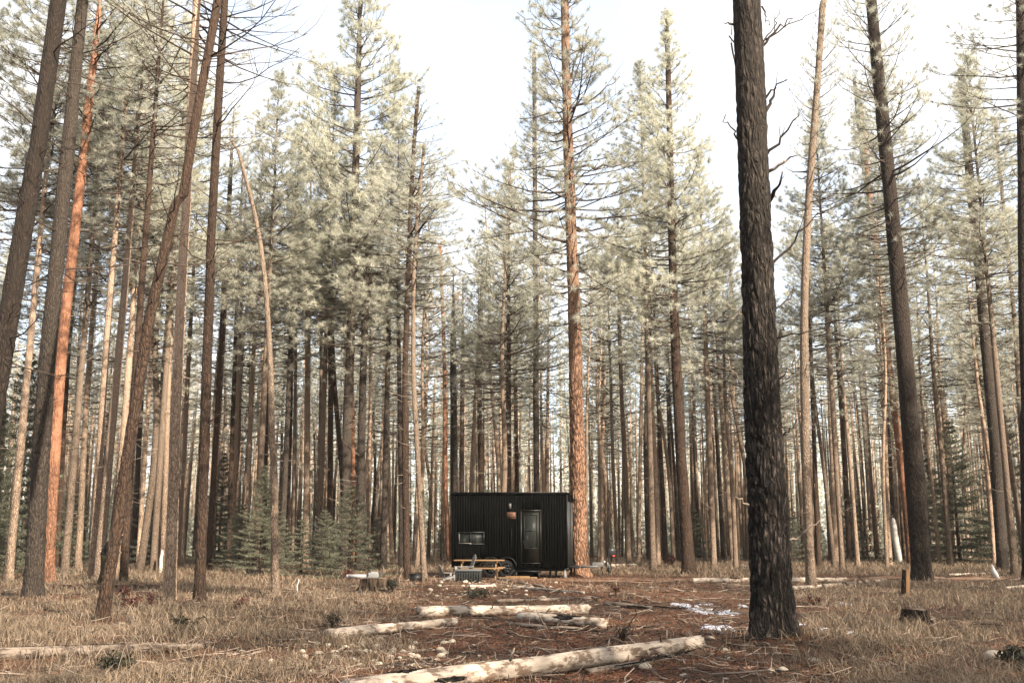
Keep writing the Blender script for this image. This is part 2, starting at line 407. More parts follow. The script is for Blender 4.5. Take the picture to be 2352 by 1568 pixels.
def pine_crown(seed, length, rad, gap, limbs, subs, per, nl, nw, lowbare=0.0, lobes=0.35, seg=4, tuftsub=2, curl=.35, top=.12, low_el=0.0, sparse=0.0):
    rng = np.random.default_rng(seed)
    B = G(); P = []; D = []
    z = 0.0
    lob = rng.random(4) * 6.28
    while z < length - .15:
        u = z / length
        # profile: widest at 25-35 % and closing to the tip
        pr = (min(1, .45 + u * 2.2) if u < .25 else (1 - ((u - .25) / .75) ** 1.5) * (1 - top) + top * (1 - u))
        k = max(2, int(round(limbs * (.75 + .5 * rng.random()))))
        a0 = rng.random() * 6.28
        for i in range(k):
            az = a0 + i * 6.283 / k + rng.normal() * .35
            L = rad * pr * (.6 + .5 * rng.random()) * (1 + lobes * math.sin(2 * az + lob[0] + z * .8))
            if rng.random() < sparse: continue
            L = max(L, .22)
            el = low_el + (-.12 + 1.0 * u ** 1.3) + rng.normal() * .13
            h = np.array([math.cos(az), math.sin(az), 0])
            npt = 6; pts = [np.array([0, 0, z + rng.random() * gap])]
            d = h * math.cos(el) + np.array([0, 0, math.sin(el)])
            side = np.array([-h[1], h[0], 0]); sway = rng.normal() * .14
            for s_ in range(1, npt):
                q = s_ / (npt - 1)
                dd = d + np.array([0, 0, (-.22 * (1 - q) + curl * q)]) + side * sway * q + rng.normal(size=3) * .07
                dd /= np.linalg.norm(dd); pts.append(pts[-1] + dd * L / (npt - 1))
            pts = np.array(pts)
            r0 = .010 + .0095 * L
            B.tube(pts, np.linspace(r0, .005, npt), seg, cap=False)
            ns = max(2, int(subs * L / rad * (.8 + .4 * rng.random())))
            for j in range(ns):
                q = .32 + .66 * (j + rng.random()) / ns
                if u < lowbare and rng.random() < .8: continue
                f = q * (npt - 1); i0 = min(int(f), npt - 2); b0 = pts[i0] + (pts[i0 + 1] - pts[i0]) * (f - i0)
                t = pts[i0 + 1] - pts[i0]; t /= np.linalg.norm(t)
                sgn = 1 if j % 2 else -1
                sd = t * .75 + side * sgn * (.5 + .5 * rng.random()) + np.array([0, 0, .35 * rng.random() + .08]) + rng.normal(size=3) * .15
                sd /= np.linalg.norm(sd)
                sl = (.25 + .38 * L * (1.15 - q)) * (.6 + .6 * rng.random()); sl = min(sl, 1.1)
                mid = b0 + sd * sl * .55; e = b0 + sd * sl + np.array([0, 0, .12 * sl + .04])
                B.tube([b0, mid, e], [.006 + .004 * L * .5, .005, .0035], 3, cap=False)
                nt_ = max(1, int(tuftsub * (.5 + sl)))
                ed = e - mid; ed /= np.linalg.norm(ed)
                P.append(e); D.append(ed)
                for m in range(1, nt_):
                    w = .45 + .5 * rng.random(); x = mid * (1 - w) + e * w if rng.random() < .7 else b0 * (1 - w) + mid * w
                    o = rng.normal(size=3) * .5 + ed * .6 + np.array([0, 0, .3]); o /= np.linalg.norm(o)
                    P.append(x + o * (.05 + .1 * rng.random())); D.append(o)
            t = pts[-1] - pts[-2]; P.append(pts[-1]); D.append(t / np.linalg.norm(t))
        z += gap * (.7 + .6 * rng.random())
    for q in range(4): P.append(np.array([rng.normal() * .05, rng.normal() * .05, length - .1 * q])); D.append(np.array([0, 0, 1.0]))
    P = np.array(P); D = np.array(D)
    V, f, t = needles_from(P, D, per, nl, nw, rng)
    N = G().add(V, f)
    return B.mesh('branches', True), N.mesh('crown', False, t), len(P)

def dead_limbs(seed, z0, z1, n, lmin, lmax, r, curl=.5, twig=3, elo=.0, trunk_r=.1, az=None, rad_of=None, ctr=None, split=False):
    """bare, upward-curving dead limbs on a vertical trunk"""
    rng = np.random.default_rng(seed); B = G(); out = []
    for i in range(n):
        if split and i: out.append(B); B = G()
        z = z0 + (z1 - z0) * rng.random()
        a_ = rng.random() * 6.283 if az is None else az + rng.normal() * .7
        L = lmin + (lmax - lmin) * rng.random() ** 1.6
        h = np.array([math.cos(a_), math.sin(a_), 0]); el = elo + rng.normal() * .25
        d = h * math.cos(el) + np.array([0, 0, math.sin(el)])
        c = ctr(z) if ctr else np.array([0, 0, z])
        npt = 6; pts = [c + h * trunk_r * .3]; side = np.array([-h[1], h[0], 0]); sw = rng.normal() * .3
        for s_ in range(1, npt):
            q = s_ / (npt - 1)
            dd = d + np.array([0, 0, -.15 + curl * q]) + side * sw * q + rng.normal(size=3) * .10; dd /= np.linalg.norm(dd)
            pts.append(pts[-1] + dd * L / (npt - 1))
        pts = np.array(pts); r0 = r * (.5 + .5 * L / lmax)
        B.tube(pts, np.linspace(r0, r0 * .25, npt), 5)
        for j in range(int(twig * L / lmax + .3)):
            f = (.3 + .65 * rng.random()) * (npt - 1); i0 = min(int(f), npt - 2)
            b0 = pts[i0] + (pts[i0 + 1] - pts[i0]) * (f - i0); t = pts[i0 + 1] - pts[i0]; t /= np.linalg.norm(t)
            sd = t + side * (1 if rng.random() < .5 else -1) * .8 + np.array([0, 0, .2]) + rng.normal(size=3) * .2; sd /= np.linalg.norm(sd)
            sl = L * (.2 + .25 * rng.random())
            B.tube([b0, b0 + sd * sl * .5, b0 + sd * sl + np.array([0, 0, .25 * sl])], [r0 * .35, r0 * .28, r0 * .1], 4)
    return out + [B] if split else B

# shared crown meshes
CR_MID = [pine_crown(40 + i, 12.0 + i % 3, 2.15 + .2 * (i % 3), .42, 5, 8, 24, .23, .0115, tuftsub=2, lobes=.5, sparse=.24, top=.3, lowbare=.22) for i in range(5)]
CR_FAR = [pine_crown(60 + i, 12.5 + i, 2.2 + .15 * i, .55, 5, 6, 13, .28, .026, tuftsub=2, lobes=.5, sparse=.2, top=.3, lowbare=.22) for i in range(3)]
CR_TALL = pine_crown(71, 17, 2.7, .40, 6, 11, 32, .24, .012, tuftsub=3, lobes=.5, top=.3, sparse=.12, lowbare=.2)
CR_BIG = pine_crown(72, 16, 3.7, .46, 5, 11, 36, .23, .010, tuftsub=3, lobes=.4, low_el=-.04, top=.5)
CR_NEAR = pine_crown(73, 11, 2.6, .45, 4, 8, 40, .20, .008, tuftsub=2, lobes=.5, lowbare=.25, sparse=.15)
CLEN = {id(c): l for c, l in list(zip(CR_MID, [12.0 + i % 3 for i in range(5)])) + list(zip(CR_FAR, [12.5 + i for i in range(3)]))}
CLEN[id(CR_TALL)] = 17; CLEN[id(CR_BIG)] = 16; CLEN[id(CR_NEAR)] = 11
for c in CR_MID + CR_FAR + [CR_TALL, CR_BIG, CR_NEAR]:
    c[0].materials.append(LIMB); c[1].materials.append(NEEDLE)
print('tufts', [c[2] for c in CR_MID + CR_FAR + [CR_TALL, CR_BIG, CR_NEAR]])

def young_fir(seed, h, r, dens=1.0):
    rng = np.random.default_rng(seed); B = G(); P = []; D = []
    B.tube([(0, 0, 0), (0, 0, h * .5), (0, 0, h)], [.018 * h ** .8, .010 * h ** .8, .004], 6)
    z = .12
    while z < h - .1:
        u = z / h; k = int(6 * dens + 2)
        for i in range(k):
            az = rng.random() * 6.283; L = max(.12, r * (1 - u) ** .8 * (.7 + .45 * rng.random()))
            hd = np.array([math.cos(az), math.sin(az), 0]); side = np.array([-hd[1], hd[0], 0]); el = .15 + .5 * u
            pts = [np.array([0, 0, z])]
            for s_ in range(1, 5):
                q = s_ / 4; dd = hd + np.array([0, 0, math.tan(el) - .45 * (1 - q) * (1 - u)]) + rng.normal(size=3) * .05
                dd /= np.linalg.norm(dd); pts.append(pts[-1] + dd * L / 4)
            pts = np.array(pts); B.tube(pts, np.linspace(.008 + .004 * L, .003, 5), 3, cap=False)
            m = int(4 + L * 9)
            for j in range(m):
                q = .15 + .85 * j / m; f = q * 4; i0 = min(int(f), 3); b0 = pts[i0] + (pts[i0 + 1] - pts[i0]) * (f - i0)
                sgn = 1 if j % 2 else -1; t = pts[i0 + 1] - pts[i0]; t /= np.linalg.norm(t)
                sd = t * .8 + side * sgn * .75 + np.array([0, 0, -.05]); sd /= np.linalg.norm(sd); sl = L * .42 * (1.1 - q) + .05
                ns = max(2, int(sl / .06))
                for w in range(ns):
                    P.append(b0 + sd * sl * (w + 1) / ns); D.append(sd)
        z += .16 + .03 * h * (1 - u) * .4
    V, f, t = needles_from(np.array(P), np.array(D), 5, .055 + .004 * h, .014 + .001 * h, rng, spread=.75, back=.05)
    return B.mesh('trunk', True), G().add(V, f).mesh('crown', False, t)
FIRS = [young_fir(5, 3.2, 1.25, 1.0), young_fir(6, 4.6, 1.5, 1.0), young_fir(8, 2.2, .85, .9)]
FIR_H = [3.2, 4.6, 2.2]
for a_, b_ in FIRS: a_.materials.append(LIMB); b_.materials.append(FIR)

# ------------------------------------------------------------------ trunks
def trunk_mesh(pts, rad, seg=12, step=.6, relief=0.0, rstep=.08, rmax=7.0, flare=.35, fine_z=0, lob_seed=0, fr=9.0):
    """pts local to the base; rad per point"""
    P = np.asarray(pts, float); rad = np.asarray(rad, float)
    z = P[:, 2]
    zz = [0.0]
    while zz[-1] < z[-1] - 1e-3:
        q = zz[-1]; zz.append(min(z[-1], q + (rstep if (relief > 0 and q < rmax) else (.12 if q < .6 else step))))
    zz = np.array(zz); zz[0] = -.15
    # smooth the polyline
    X = np.interp(zz, z, P[:, 0]); Y = np.interp(zz, z, P[:, 1]); Rr = np.interp(zz, z, rad)
    def sm(a, w):
        if len(a) < 5: return a
        pad = np.concatenate([[2 * a[0] - a[w - i] for i in range(w)], a, [2 * a[-1] - a[-2 - i] for i in range(w)]])
        k = np.ones(2 * w + 1) / (2 * w + 1); return np.convolve(pad, k, 'valid')
    if len(zz) > 30: X = sm(X, 4); Y = sm(Y, 4)
    rs = np.random.default_rng(lob_seed + 3); ph = rs.random(6) * 6.28
    a = np.linspace(0, 2 * math.pi, seg, endpoint=False)
    AA, ZZ = np.meshgrid(a, zz)
    fl = 1 + flare * np.exp(-np.clip(ZZ, 0, 99) / .28) * (1 + .45 * np.sin(3 * AA + ph[0]) + .3 * np.sin(5 * AA + ph[1]))
    RR = Rr[:, None] * fl * (1 + .03 * np.sin(2 * AA + ZZ * .9 + ph[2]) + .025 * np.sin(3 * AA - ZZ * 1.7 + ph[3]))
    if relief > 0:
        D = np.zeros_like(RR)
        for i in range(RR.shape[0]):
            if zz[i] > rmax + .5: break
            fade = 1 - max(0, (zz[i] - rmax * .6) / (rmax * .4 + .5))
            for j in range(seg):
                v = Vector((math.cos(a[j]) * Rr[i] * fr, math.sin(a[j]) * Rr[i] * fr, zz[i] * fr * .36))
                v += mnoise.noise_vector(v * .7) * .8
                dist, _ = mnoise.voronoi(v)
                e = min(1, (dist[1] - dist[0]) * 3.2)
                D[i, j] = (relief * (e - .75) + relief * .7 * mnoise.noise(v * 2.4)) * fade
        RR = RR + D
    V = np.stack([X[:, None] + RR * np.cos(AA), Y[:, None] + RR * np.sin(AA), ZZ], -1).reshape(-1, 3)
    n = len(zz); i = np.arange(n - 1)[:, None] * seg; j = np.arange(seg)[None, :]; k = (j + 1) % seg
    f4 = np.stack([i + j, i + k, i + seg + k, i + seg + j], -1).reshape(-1, 4)
    g = G(); V = np.vstack([V, [X[-1], Y[-1], zz[-1] + .02]])
    jj = np.arange(seg); kk = (jj + 1) % seg
    g.add(V, np.stack([(n - 1) * seg + jj, (n - 1) * seg + kk, np.full(seg, n * seg)], 1), f4)
    return g

ALLTREES = []
def tree(label, pts, w0, w1, bk, H, crown=None, cz=None, group=None, seg=10, relief=0, rstep=.08, dead=None, name='pine_tree',
         cat='pine tree', flare=.3, rust=False, fr=9.0, rmax=7.0, depth=None, cw=1.0, deadm=None, lean_y=0.0, rmesh=None):
    """a tree whose trunk follows pixel points of the photograph, standing at its own distance"""
    b = at(*pts[0]) if depth is None else None
    if depth is not None:
        b = pt(pts[0][0], pts[0][1], depth); b[2] = float(gz(b[0], b[1]))
    if b[1] > 88:
        b = pt(pts[0][0], pts[0][1], 88); b[2] = float(gz(b[0], b[1]))
    Y = b[1]
    W = [b] + [pt(px, py, Y) for px, py in pts[1:]]
    rs = [w0 * mpp(W[0]) / 2]
    z0, z1 = W[0][2], W[-1][2]
    r1 = w1 * mpp(W[-1]) / 2
    for w in W[1:]: rs.append(rs[0] + (r1 - rs[0]) * (w[2] - z0) / (z1 - z0))
    if H and H > z1 - z0 + .5:
        d = (W[-1] - W[-2]); d /= d[2]
        d = d * .6 + np.array([0, 0, .4])      # straightens towards the tip
        W.append(W[-1] + d * (H - (z1 - z0))); rs.append(.02)
    L = [w - b for w in W]
    root = thing(name, label, cat, tuple(b), 0, group)
    me = trunk_mesh(L, rs, seg, .7, relief, rstep, lob_seed=int(abs(pts[0][0])) + 7, flare=flare, fr=fr, rmax=rmax).mesh('trunk', True)
    obj('trunk', me, BK[bk], root)
    zs = np.array([l[2] for l in L]); LX = np.array([l[0] for l in L]); LY = np.array([l[1] for l in L])
    ctr = lambda z: np.array([np.interp(z, zs, LX), np.interp(z, zs, LY), z])
    top = L[-1]
    if crown is not None:
        c0 = ctr(cz); ax = Vector(top - c0); sc = ax.length / CLEN[id(crown)]
        for k, nm in ((0, 'branches'), (1, 'crown')):
            o = obj(nm, crown[k], None, root)
            o.location = c0; o.rotation_mode = 'QUATERNION'
            o.rotation_quaternion = ax.to_track_quat('Z', 'Y') @ Quaternion((0, 0, 1), (pts[0][0] * 1.7) % 6.28)
            o.scale = (cw, cw, sc)
            if k == 1 and rust:
                o.material_slots[0].link = 'OBJECT'; o.material_slots[0].material = NEEDLE_RUST
    if dead:
        for q, dk in enumerate(dead):
            dk = dict(dk); m = dk.pop('mat', DEADLIMB)
            B = dead_limbs(abs(int(pts[0][0])) % 991 + q * 13, ctr=ctr, split=relief > 0, **dk)
            for b_ in (B if relief > 0 else [B]): obj('dead_branch' if relief > 0 else 'branches', b_, m, root, smooth=True)
    ALLTREES.append((b[0], b[1], max(rs[0], .2)))
    return root

# ------------------------------------------------------------------ trees one can tell apart
CM = CR_MID; CF = CR_FAR
def DL(z0, z1, n, lo, hi, r, **k): return dict(z0=z0, z1=z1, n=n, lmin=lo, lmax=hi, r=r, **k)
BARE = dict(mat=LIMB)
# nearest trunks, with modelled bark
tree('thick dark pine trunk leaning right, cut off by the left edge of the picture', [(-95, 1402), (15, 760), (75, 400), (136, 0)], 52, 34, 'dark', 27, CR_NEAR, 16,
     seg=28, relief=.014, rstep=.07, rmax=10, dead=[DL(5, 13, 16, .3, 2.6, .022, **BARE)], fr=10)
tree('tall grey-barked pine at the left, right in front of the glowing orange trunk', [(75, 1370), (106, 850), (140, 500), (165, 250), (190, 0)], 43, 25, 'grey', 29, CR_NEAR, 16.5,
     seg=28, relief=.014, rstep=.08, rmax=10, dead=[DL(4, 8, 9, .15, .8, .02, **BARE), DL(8, 15, 22, 1.0, 3.4, .026, curl=.6, twig=5, **BARE)], fr=10)
tree('pine whose sunlit upper trunk glows vivid orange at the left', [(112, 1338), (128, 950), (152, 700), (178, 480), (204, 250)], 27, 20, 'vivid', 24, CM[0], 14, seg=18,
     dead=[DL(6, 14, 14, .3, 1.2, .02)], cw=1.5)
tree('dark pine leaning hard to the right with a person standing behind its foot', [(232, 1428), (243, 1360), (259, 1270), (278, 1150), (294, 1040), (343, 732), (400, 480), (450, 270), (498, 50), (510, -20)], 30, 18, 'brown', 14, None,
     seg=28, relief=.012, rstep=.06, rmax=8, dead=[DL(2.0, 6, 16, .08, .35, .016, **BARE), DL(6.0, 12.5, 34, .8, 2.7, .020, curl=.75, twig=6, **BARE)], fr=13)
tree('upright pale-topped pine just right of the leaning pine', [(391, 1373), (402, 1000), (420, 600), (438, 280), (452, 0)], 27, 17, 'pale', 26, CM[1], 13, seg=24, relief=.010, rmax=6,
     dead=[DL(3, 12, 22, .2, 1.0, .016)], cw=1.5, fr=12)
tree('dark brown pine bristling with black branch stubs and bare upper limbs', [(458, 1386), (470, 1000), (487, 500), (503, 200), (517, -10)], 26, 16, 'brown', 17, None,
     seg=28, relief=.012, rstep=.06, rmax=8, dead=[DL(2.5, 9, 22, .2, 1.3, .016, **BARE), DL(8, 15, 40, .9, 3.0, .022, curl=.8, twig=6, **BARE)], fr=13)
tree('slender pale pine whose broken top bends over to the left', [(633, 1367), (628, 1000), (622, 800), (611, 640), (600, 520), (586, 425), (562, 350), (530, 320)], 20, 7, 'thin', None, None, seg=14,
     relief=.006, rmax=4, dead=[DL(3, 9, 12, .15, .7, .012)], fr=16)
burnt = tree('big burnt black pine trunk standing closest, right of centre', [(1775, 1468), (1763, 1150), (1749, 900), (1736, 500), (1725, 250), (1714, -40)], 92, 60, 'burnt', 17, CR_TALL, 10.5,
     seg=136, relief=.024, rstep=.034, rmax=9.5, flare=.34, fr=9.5, cw=.9)
orange = tree('huge orange-barked pine standing at the right end of the black cabin', [(1333, 1324), (1327, 1100), (1319, 700), (1306, 380), (1300, 150), (1296, -30)], 38, 17, 'orange', 28, CR_BIG, 10.0,
     seg=64, relief=.035, rstep=.07, rmax=12, flare=.6, fr=7, dead=[DL(6, 11, 12, .4, 2.8, .03, **BARE)], cw=1.2)
tree('straight red-brown pine with a wide foot beside the dirt track', [(1583, 1318), (1564, 1050), (1549, 750), (1542, 500), (1536, 200), (1531, 40)], 29, 10, 'brown', 23, CR_TALL, 8.4, seg=28, relief=.02,
     rmax=8, fr=9, flare=.5, dead=[DL(5, 10, 12, .3, 2, .02, **BARE)], cw=1.05)
tree('slim wavy pine directly right of the burnt trunk, standing by pale logs', [(1863, 1350), (1852, 1100), (1845, 850), (1846, 650), (1862, 380), (1884, 120), (1893, 0)], 22, 14, 'thin', 18.5, CR_NEAR, 11.2,
     seg=20, relief=.008, rmax=5, fr=14, dead=[DL(4, 12, 14, .4, 1.6, .014, **BARE)], cw=.45)
tree('stout dark pine with deeply cracked bark at the right, a cut post before its foot', [(2118, 1334), (2103, 1100), (2085, 900), (2064, 650), (2048, 480), (2018, 180), (1998, -20)], 45, 24, 'dark', 25, CR_NEAR, 12.0,
     seg=40, relief=.022, rstep=.07, rmax=10, fr=9, dead=[DL(5, 11, 14, .2, 1.0, .022, **BARE), DL(10.5, 16, 18, 1.5, 4.0, .032, curl=.35, twig=5, **BARE)], cw=1.1)
tree('even grey-brown pine near the right edge with a white snag leaning by its foot', [(2304, 1312), (2283, 1000), (2258, 730), (2240, 530), (2220, 330), (2208, 160)], 26, 16, 'grey', 21, CM[2], 11, seg=18, relief=.01, rmax=5, fr=12,
     dead=[DL(4, 11, 12, .3, 1.0, .016)], cw=1.3)
tree('dark trunk half hidden by the right edge of the picture', [(2364, 1338), (2356, 900), (2349, 400), (2345, 0)], 30, 20, 'dark', 26, CM[4], 14, seg=20, relief=.01, rmax=6, fr=11,
     dead=[DL(7, 15, 16, .4, 2.0, .018, **BARE)], cw=1.2)

# second row, left to right: (label, points, w0, w1, bark, height, crown base height, extra)
ROWS = [
 ('slim brown pine between the grey pine and the pale pine pair at the left', [(131, 1312), (150, 900), (178, 560)], 14, 10, 'brown', 21, 11),
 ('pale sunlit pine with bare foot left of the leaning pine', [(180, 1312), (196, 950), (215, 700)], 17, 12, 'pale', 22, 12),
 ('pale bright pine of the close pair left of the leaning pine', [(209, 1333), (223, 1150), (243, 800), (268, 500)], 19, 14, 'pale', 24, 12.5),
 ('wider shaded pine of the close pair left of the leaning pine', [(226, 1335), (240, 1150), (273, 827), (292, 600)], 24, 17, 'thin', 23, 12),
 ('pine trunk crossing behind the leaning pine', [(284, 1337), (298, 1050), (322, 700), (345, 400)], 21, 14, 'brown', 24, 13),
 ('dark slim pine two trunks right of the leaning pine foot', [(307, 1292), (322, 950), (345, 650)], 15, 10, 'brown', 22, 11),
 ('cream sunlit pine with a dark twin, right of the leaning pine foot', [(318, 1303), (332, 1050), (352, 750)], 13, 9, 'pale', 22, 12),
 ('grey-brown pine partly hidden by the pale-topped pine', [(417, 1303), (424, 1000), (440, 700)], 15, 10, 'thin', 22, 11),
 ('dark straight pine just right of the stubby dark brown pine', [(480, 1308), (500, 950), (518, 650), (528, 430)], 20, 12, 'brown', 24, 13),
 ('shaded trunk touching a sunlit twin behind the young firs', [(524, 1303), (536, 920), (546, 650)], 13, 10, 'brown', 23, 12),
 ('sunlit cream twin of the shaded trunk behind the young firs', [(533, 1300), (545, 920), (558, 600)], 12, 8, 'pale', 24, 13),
 ('bright pine standing behind the tallest young fir', [(565, 1302), (568, 1200), (578, 900), (590, 640)], 13, 9, 'pale', 24, 13),
 ('red-brown pine close left of the bent pale pine', [(606, 1298), (611, 1000), (614, 800)], 13, 9, 'brown', 22, 12),
 ('dark thin pine a little right of the bent pale pine', [(659, 1300), (669, 920), (672, 700)], 11, 8, 'brown', 22, 11),
 ('pale grey thin pine right of the bent pale pine', [(674, 1302), (678, 920), (680, 650)], 11, 8, 'thin', 22, 12),
 ('wide cream sunlit pine midway between the bent pine and the big crowned pine', [(703, 1303), (706, 920), (709, 640)], 18, 13, 'pale', 23, 13),
 ('slim grey pine just left of the round-tipped young fir', [(733, 1300), (737, 920), (738, 700)], 11, 8, 'thin', 21, 11),
 ('thin pine leaning left into the big crowned pine', [(792, 1302), (788, 1080), (767, 900), (758, 620), (752, 300)], 13, 10, 'brown', 22, 12),
 ('orange-sided slim pine between two thick trunks left of the cabin', [(815, 1300), (811, 1050), (808, 800)], 12, 8, 'vivid', 22, 12),
 ('pale pine with peg-like dead branches left of the cabin', [(846, 1300), (850, 920), (852, 760)], 10, 8, 'pale', 20, 12),
 ('short cream trunk shining in a dark gap left of the cabin', [(902, 1297), (896, 1180), (893, 1060)], 11, 8, 'pale', 17, 9),
 ('dull grey pine left of the two slim pines beside the fire box', [(921, 1310), (922, 1180), (917, 900), (914, 600)], 14, 9, 'grey', 22, 12),
 ('slim pine left of the black fire box', [(937, 1330), (928, 1000), (932, 750), (941, 560), (944, 400), (962, 200)], 19, 9, 'brown', 19, 9.5),
 ('slim pine right of the black fire box', [(975, 1335), (962, 1100), (949, 860), (950, 640), (960, 480), (975, 330)], 15, 8, 'thin', 16.5, 9.5),
 ('thin bent orange pine at the left corner of the cabin', [(1034, 1292), (1025, 1180), (1021, 1060), (1023, 920), (1017, 700), (1010, 560)], 12, 8, 'vivid', 15.5, 11),
 ('thick dark trunk rising behind the left end of the cabin roof', [(1048, 1296), (1043, 1120), (1041, 800)], 21, 16, 'grey', 18, 11),
 ('brown trunk rising behind the cabin roof, second from its left corner', [(1062, 1292), (1061, 1120), (1062, 850)], 14, 10, 'brown', 19, 10),
 ('leaning pale trunk rising behind the cabin roof', [(1078, 1290), (1080, 1120), (1092, 900), (1105, 700)], 9, 6, 'pale', 18, 11),
 ('dark crooked trunk behind the middle of the cabin roof', [(1108, 1294), (1105, 1120), (1100, 900), (1108, 640)], 15, 10, 'brown', 19, 8),
 ('left one of two close trunks above the cabin lamp', [(1173, 1290), (1171, 1120), (1170, 800)], 11, 8, 'thin', 20, 9),
 ('right one of two close trunks above the cabin lamp', [(1189, 1292), (1187, 1120), (1183, 800)], 13, 9, 'brown', 20, 9),
 ('straight tall grey pine rising behind the cabin left of the orange pine', [(1234, 1302), (1232, 1120), (1230, 700), (1228, 330), (1227, 120)], 17, 10, 'grey', 24.5, 12.5),
 ('narrow pine rising behind the cabin door', [(1257, 1290), (1256, 1120), (1259, 860)], 11, 8, 'thin', 20, 9),
 ('pine right of the orange pine, behind the black rack', [(1445, 1299), (1436, 1080), (1424, 827), (1420, 560)], 14, 8, 'thin', 21, 11),
 ('pale thin pine just right of the black rack', [(1467, 1292), (1470, 1050), (1475, 827)], 10, 8, 'pale', 20, 12),
 ('dark-topped pine halfway between the rack and the red-brown pine', [(1492, 1287), (1482, 1090), (1486, 870)], 13, 10, 'brown', 19, 11),
 ('cream-sided pine left of the red-brown pine', [(1513, 1299), (1506, 1090), (1496, 860)], 14, 9, 'pale', 20, 12),
 ('rough brown pine third to the left of the red-brown pine', [(1530, 1292), (1518, 1050), (1508, 850)], 14, 9, 'brown', 21, 11),
 ('thin trunk leaning against the view left of the red-brown pine', [(1555, 1286), (1540, 1150), (1534, 900)], 12, 8, 'brown', 20, 11),
 ('dark pine close right of the red-brown pine', [(1608, 1280), (1597, 1085), (1591, 827)], 13, 10, 'grey', 21, 11),
 ('shining cream pine between the red-brown pine and the burnt trunk', [(1640, 1280), (1635, 1180), (1622, 950)], 11, 8, 'pale', 19, 11),
 ('left one of two slim brown pines left of the burnt trunk', [(1662, 1285), (1651, 1085), (1638, 827)], 13, 9, 'brown', 21, 11),
 ('right one of two slim brown pines left of the burnt trunk', [(1684, 1294), (1668, 1085), (1650, 827), (1640, 650)], 14, 9, 'thin', 21, 10),
 ('pale pine almost touching the left side of the burnt trunk', [(1707, 1278), (1697, 1120), (1684, 860), (1678, 600)], 11, 8, 'pale', 22, 12),
 ('thin pine between the slim wavy pine and the pale flaking pine', [(1881, 1300), (1876, 1200), (1866, 900), (1858, 680)], 13, 9, 'brown', 20, 11),
 ('pale flaking pine right of the slim wavy pine', [(1921, 1291), (1913, 1087), (1901, 735), (1892, 520)], 17, 11, 'pale', 21, 12),
 ('red-flecked brown pine crossing beside the pale flaking pine', [(1952, 1289), (1940, 1050), (1921, 780)], 15, 10, 'brown', 21, 11),
 ('left one of two even trunks midway between the wavy and the stout pine', [(1991, 1274), (1978, 1050), (1957, 840)], 11, 8, 'brown', 20, 10),
 ('right one of two even trunks midway between the wavy and the stout pine', [(2004, 1273), (1990, 1050), (1973, 820)], 12, 8, 'thin', 20, 10),
 ('grey pine behind the white leaning snag', [(2054, 1290), (2046, 1100), (2034, 900), (2018, 620), (1975, 330), (1962, 180)], 13, 8, 'grey', 23, 13),
 ('smooth orange-brown pine leaning left beside the stout dark pine', [(2093, 1296), (2078, 1125), (2056, 960), (2031, 735), (2008, 560), (1988, 350), (1974, 240)], 20, 11, 'vivid', 22, 14),
 ('cracked brown pine close behind the right side of the stout dark pine', [(2160, 1280), (2136, 1087), (2098, 860), (2075, 640)], 15, 10, 'brown', 21, 11),
 ('thin side-lit pine in the gap right of the stout pine', [(2206, 1277), (2180, 1030), (2146, 735)], 10, 7, 'pale', 20, 11),
 ('thin crooked dark pine left of the even grey-brown pine', [(2256, 1268), (2227, 1016), (2198, 735)], 9, 7, 'brown', 20, 12),
 ('side-lit pine touching the even grey-brown pine from the left', [(2276, 1277), (2256, 1050), (2229, 830)], 12, 8, 'pale', 20, 11),
 ('slim pine with forked dark top near the right edge', [(2366, 1302), (2345, 980), (2330, 720), (2305, 480), (2285, 270)], 14, 8, 'thin', 21, 10.5),
]
for i, (lab, pts, w0, w1, bk, H, cz) in enumerate(ROWS):
    rust = 'bent orange' in lab
    tree(lab, pts, w0 * .9, w1 * .9, bk, H, CM[i % 5], cz, seg=12, rust=rust, cw=.95 + .35 * ((i * 7) % 5) / 5, flare=.25,
         dead=[DL(2.5, cz + .5, 26, .2, 1.1, .015, twig=2)])
# the tall full-crowned pine left of centre and its neighbours
tree('tall pine with a dense pale crown rising left of the sky gap', [(792, 1312), (797, 1000), (808, 700), (817, 400), (822, 200)], 24, 15, 'grey', 33, CR_TALL, 9.5, seg=20, relief=.012, rmax=6, fr=10,
     dead=[DL(3, 10, 16, .3, 2.2, .024)], cw=1.5)
tree('dense-crowned pine close right of the tall pale-crowned pine', [(825, 1313), (829, 1050), (840, 650), (850, 520)], 20, 14, 'grey', 21, CR_TALL, 9, seg=18, dead=[DL(3, 10, 14, .3, 1.8, .02)], cw=.8)
tree('narrow pointed pine left of the tall pale-crowned pine', [(757, 1302), (760, 900), (757, 500), (754, 300)], 14, 9, 'brown', 24, CM[3], 13, seg=12, cw=1.25, dead=[DL(3, 11, 14, .3, 1.6, .018)])

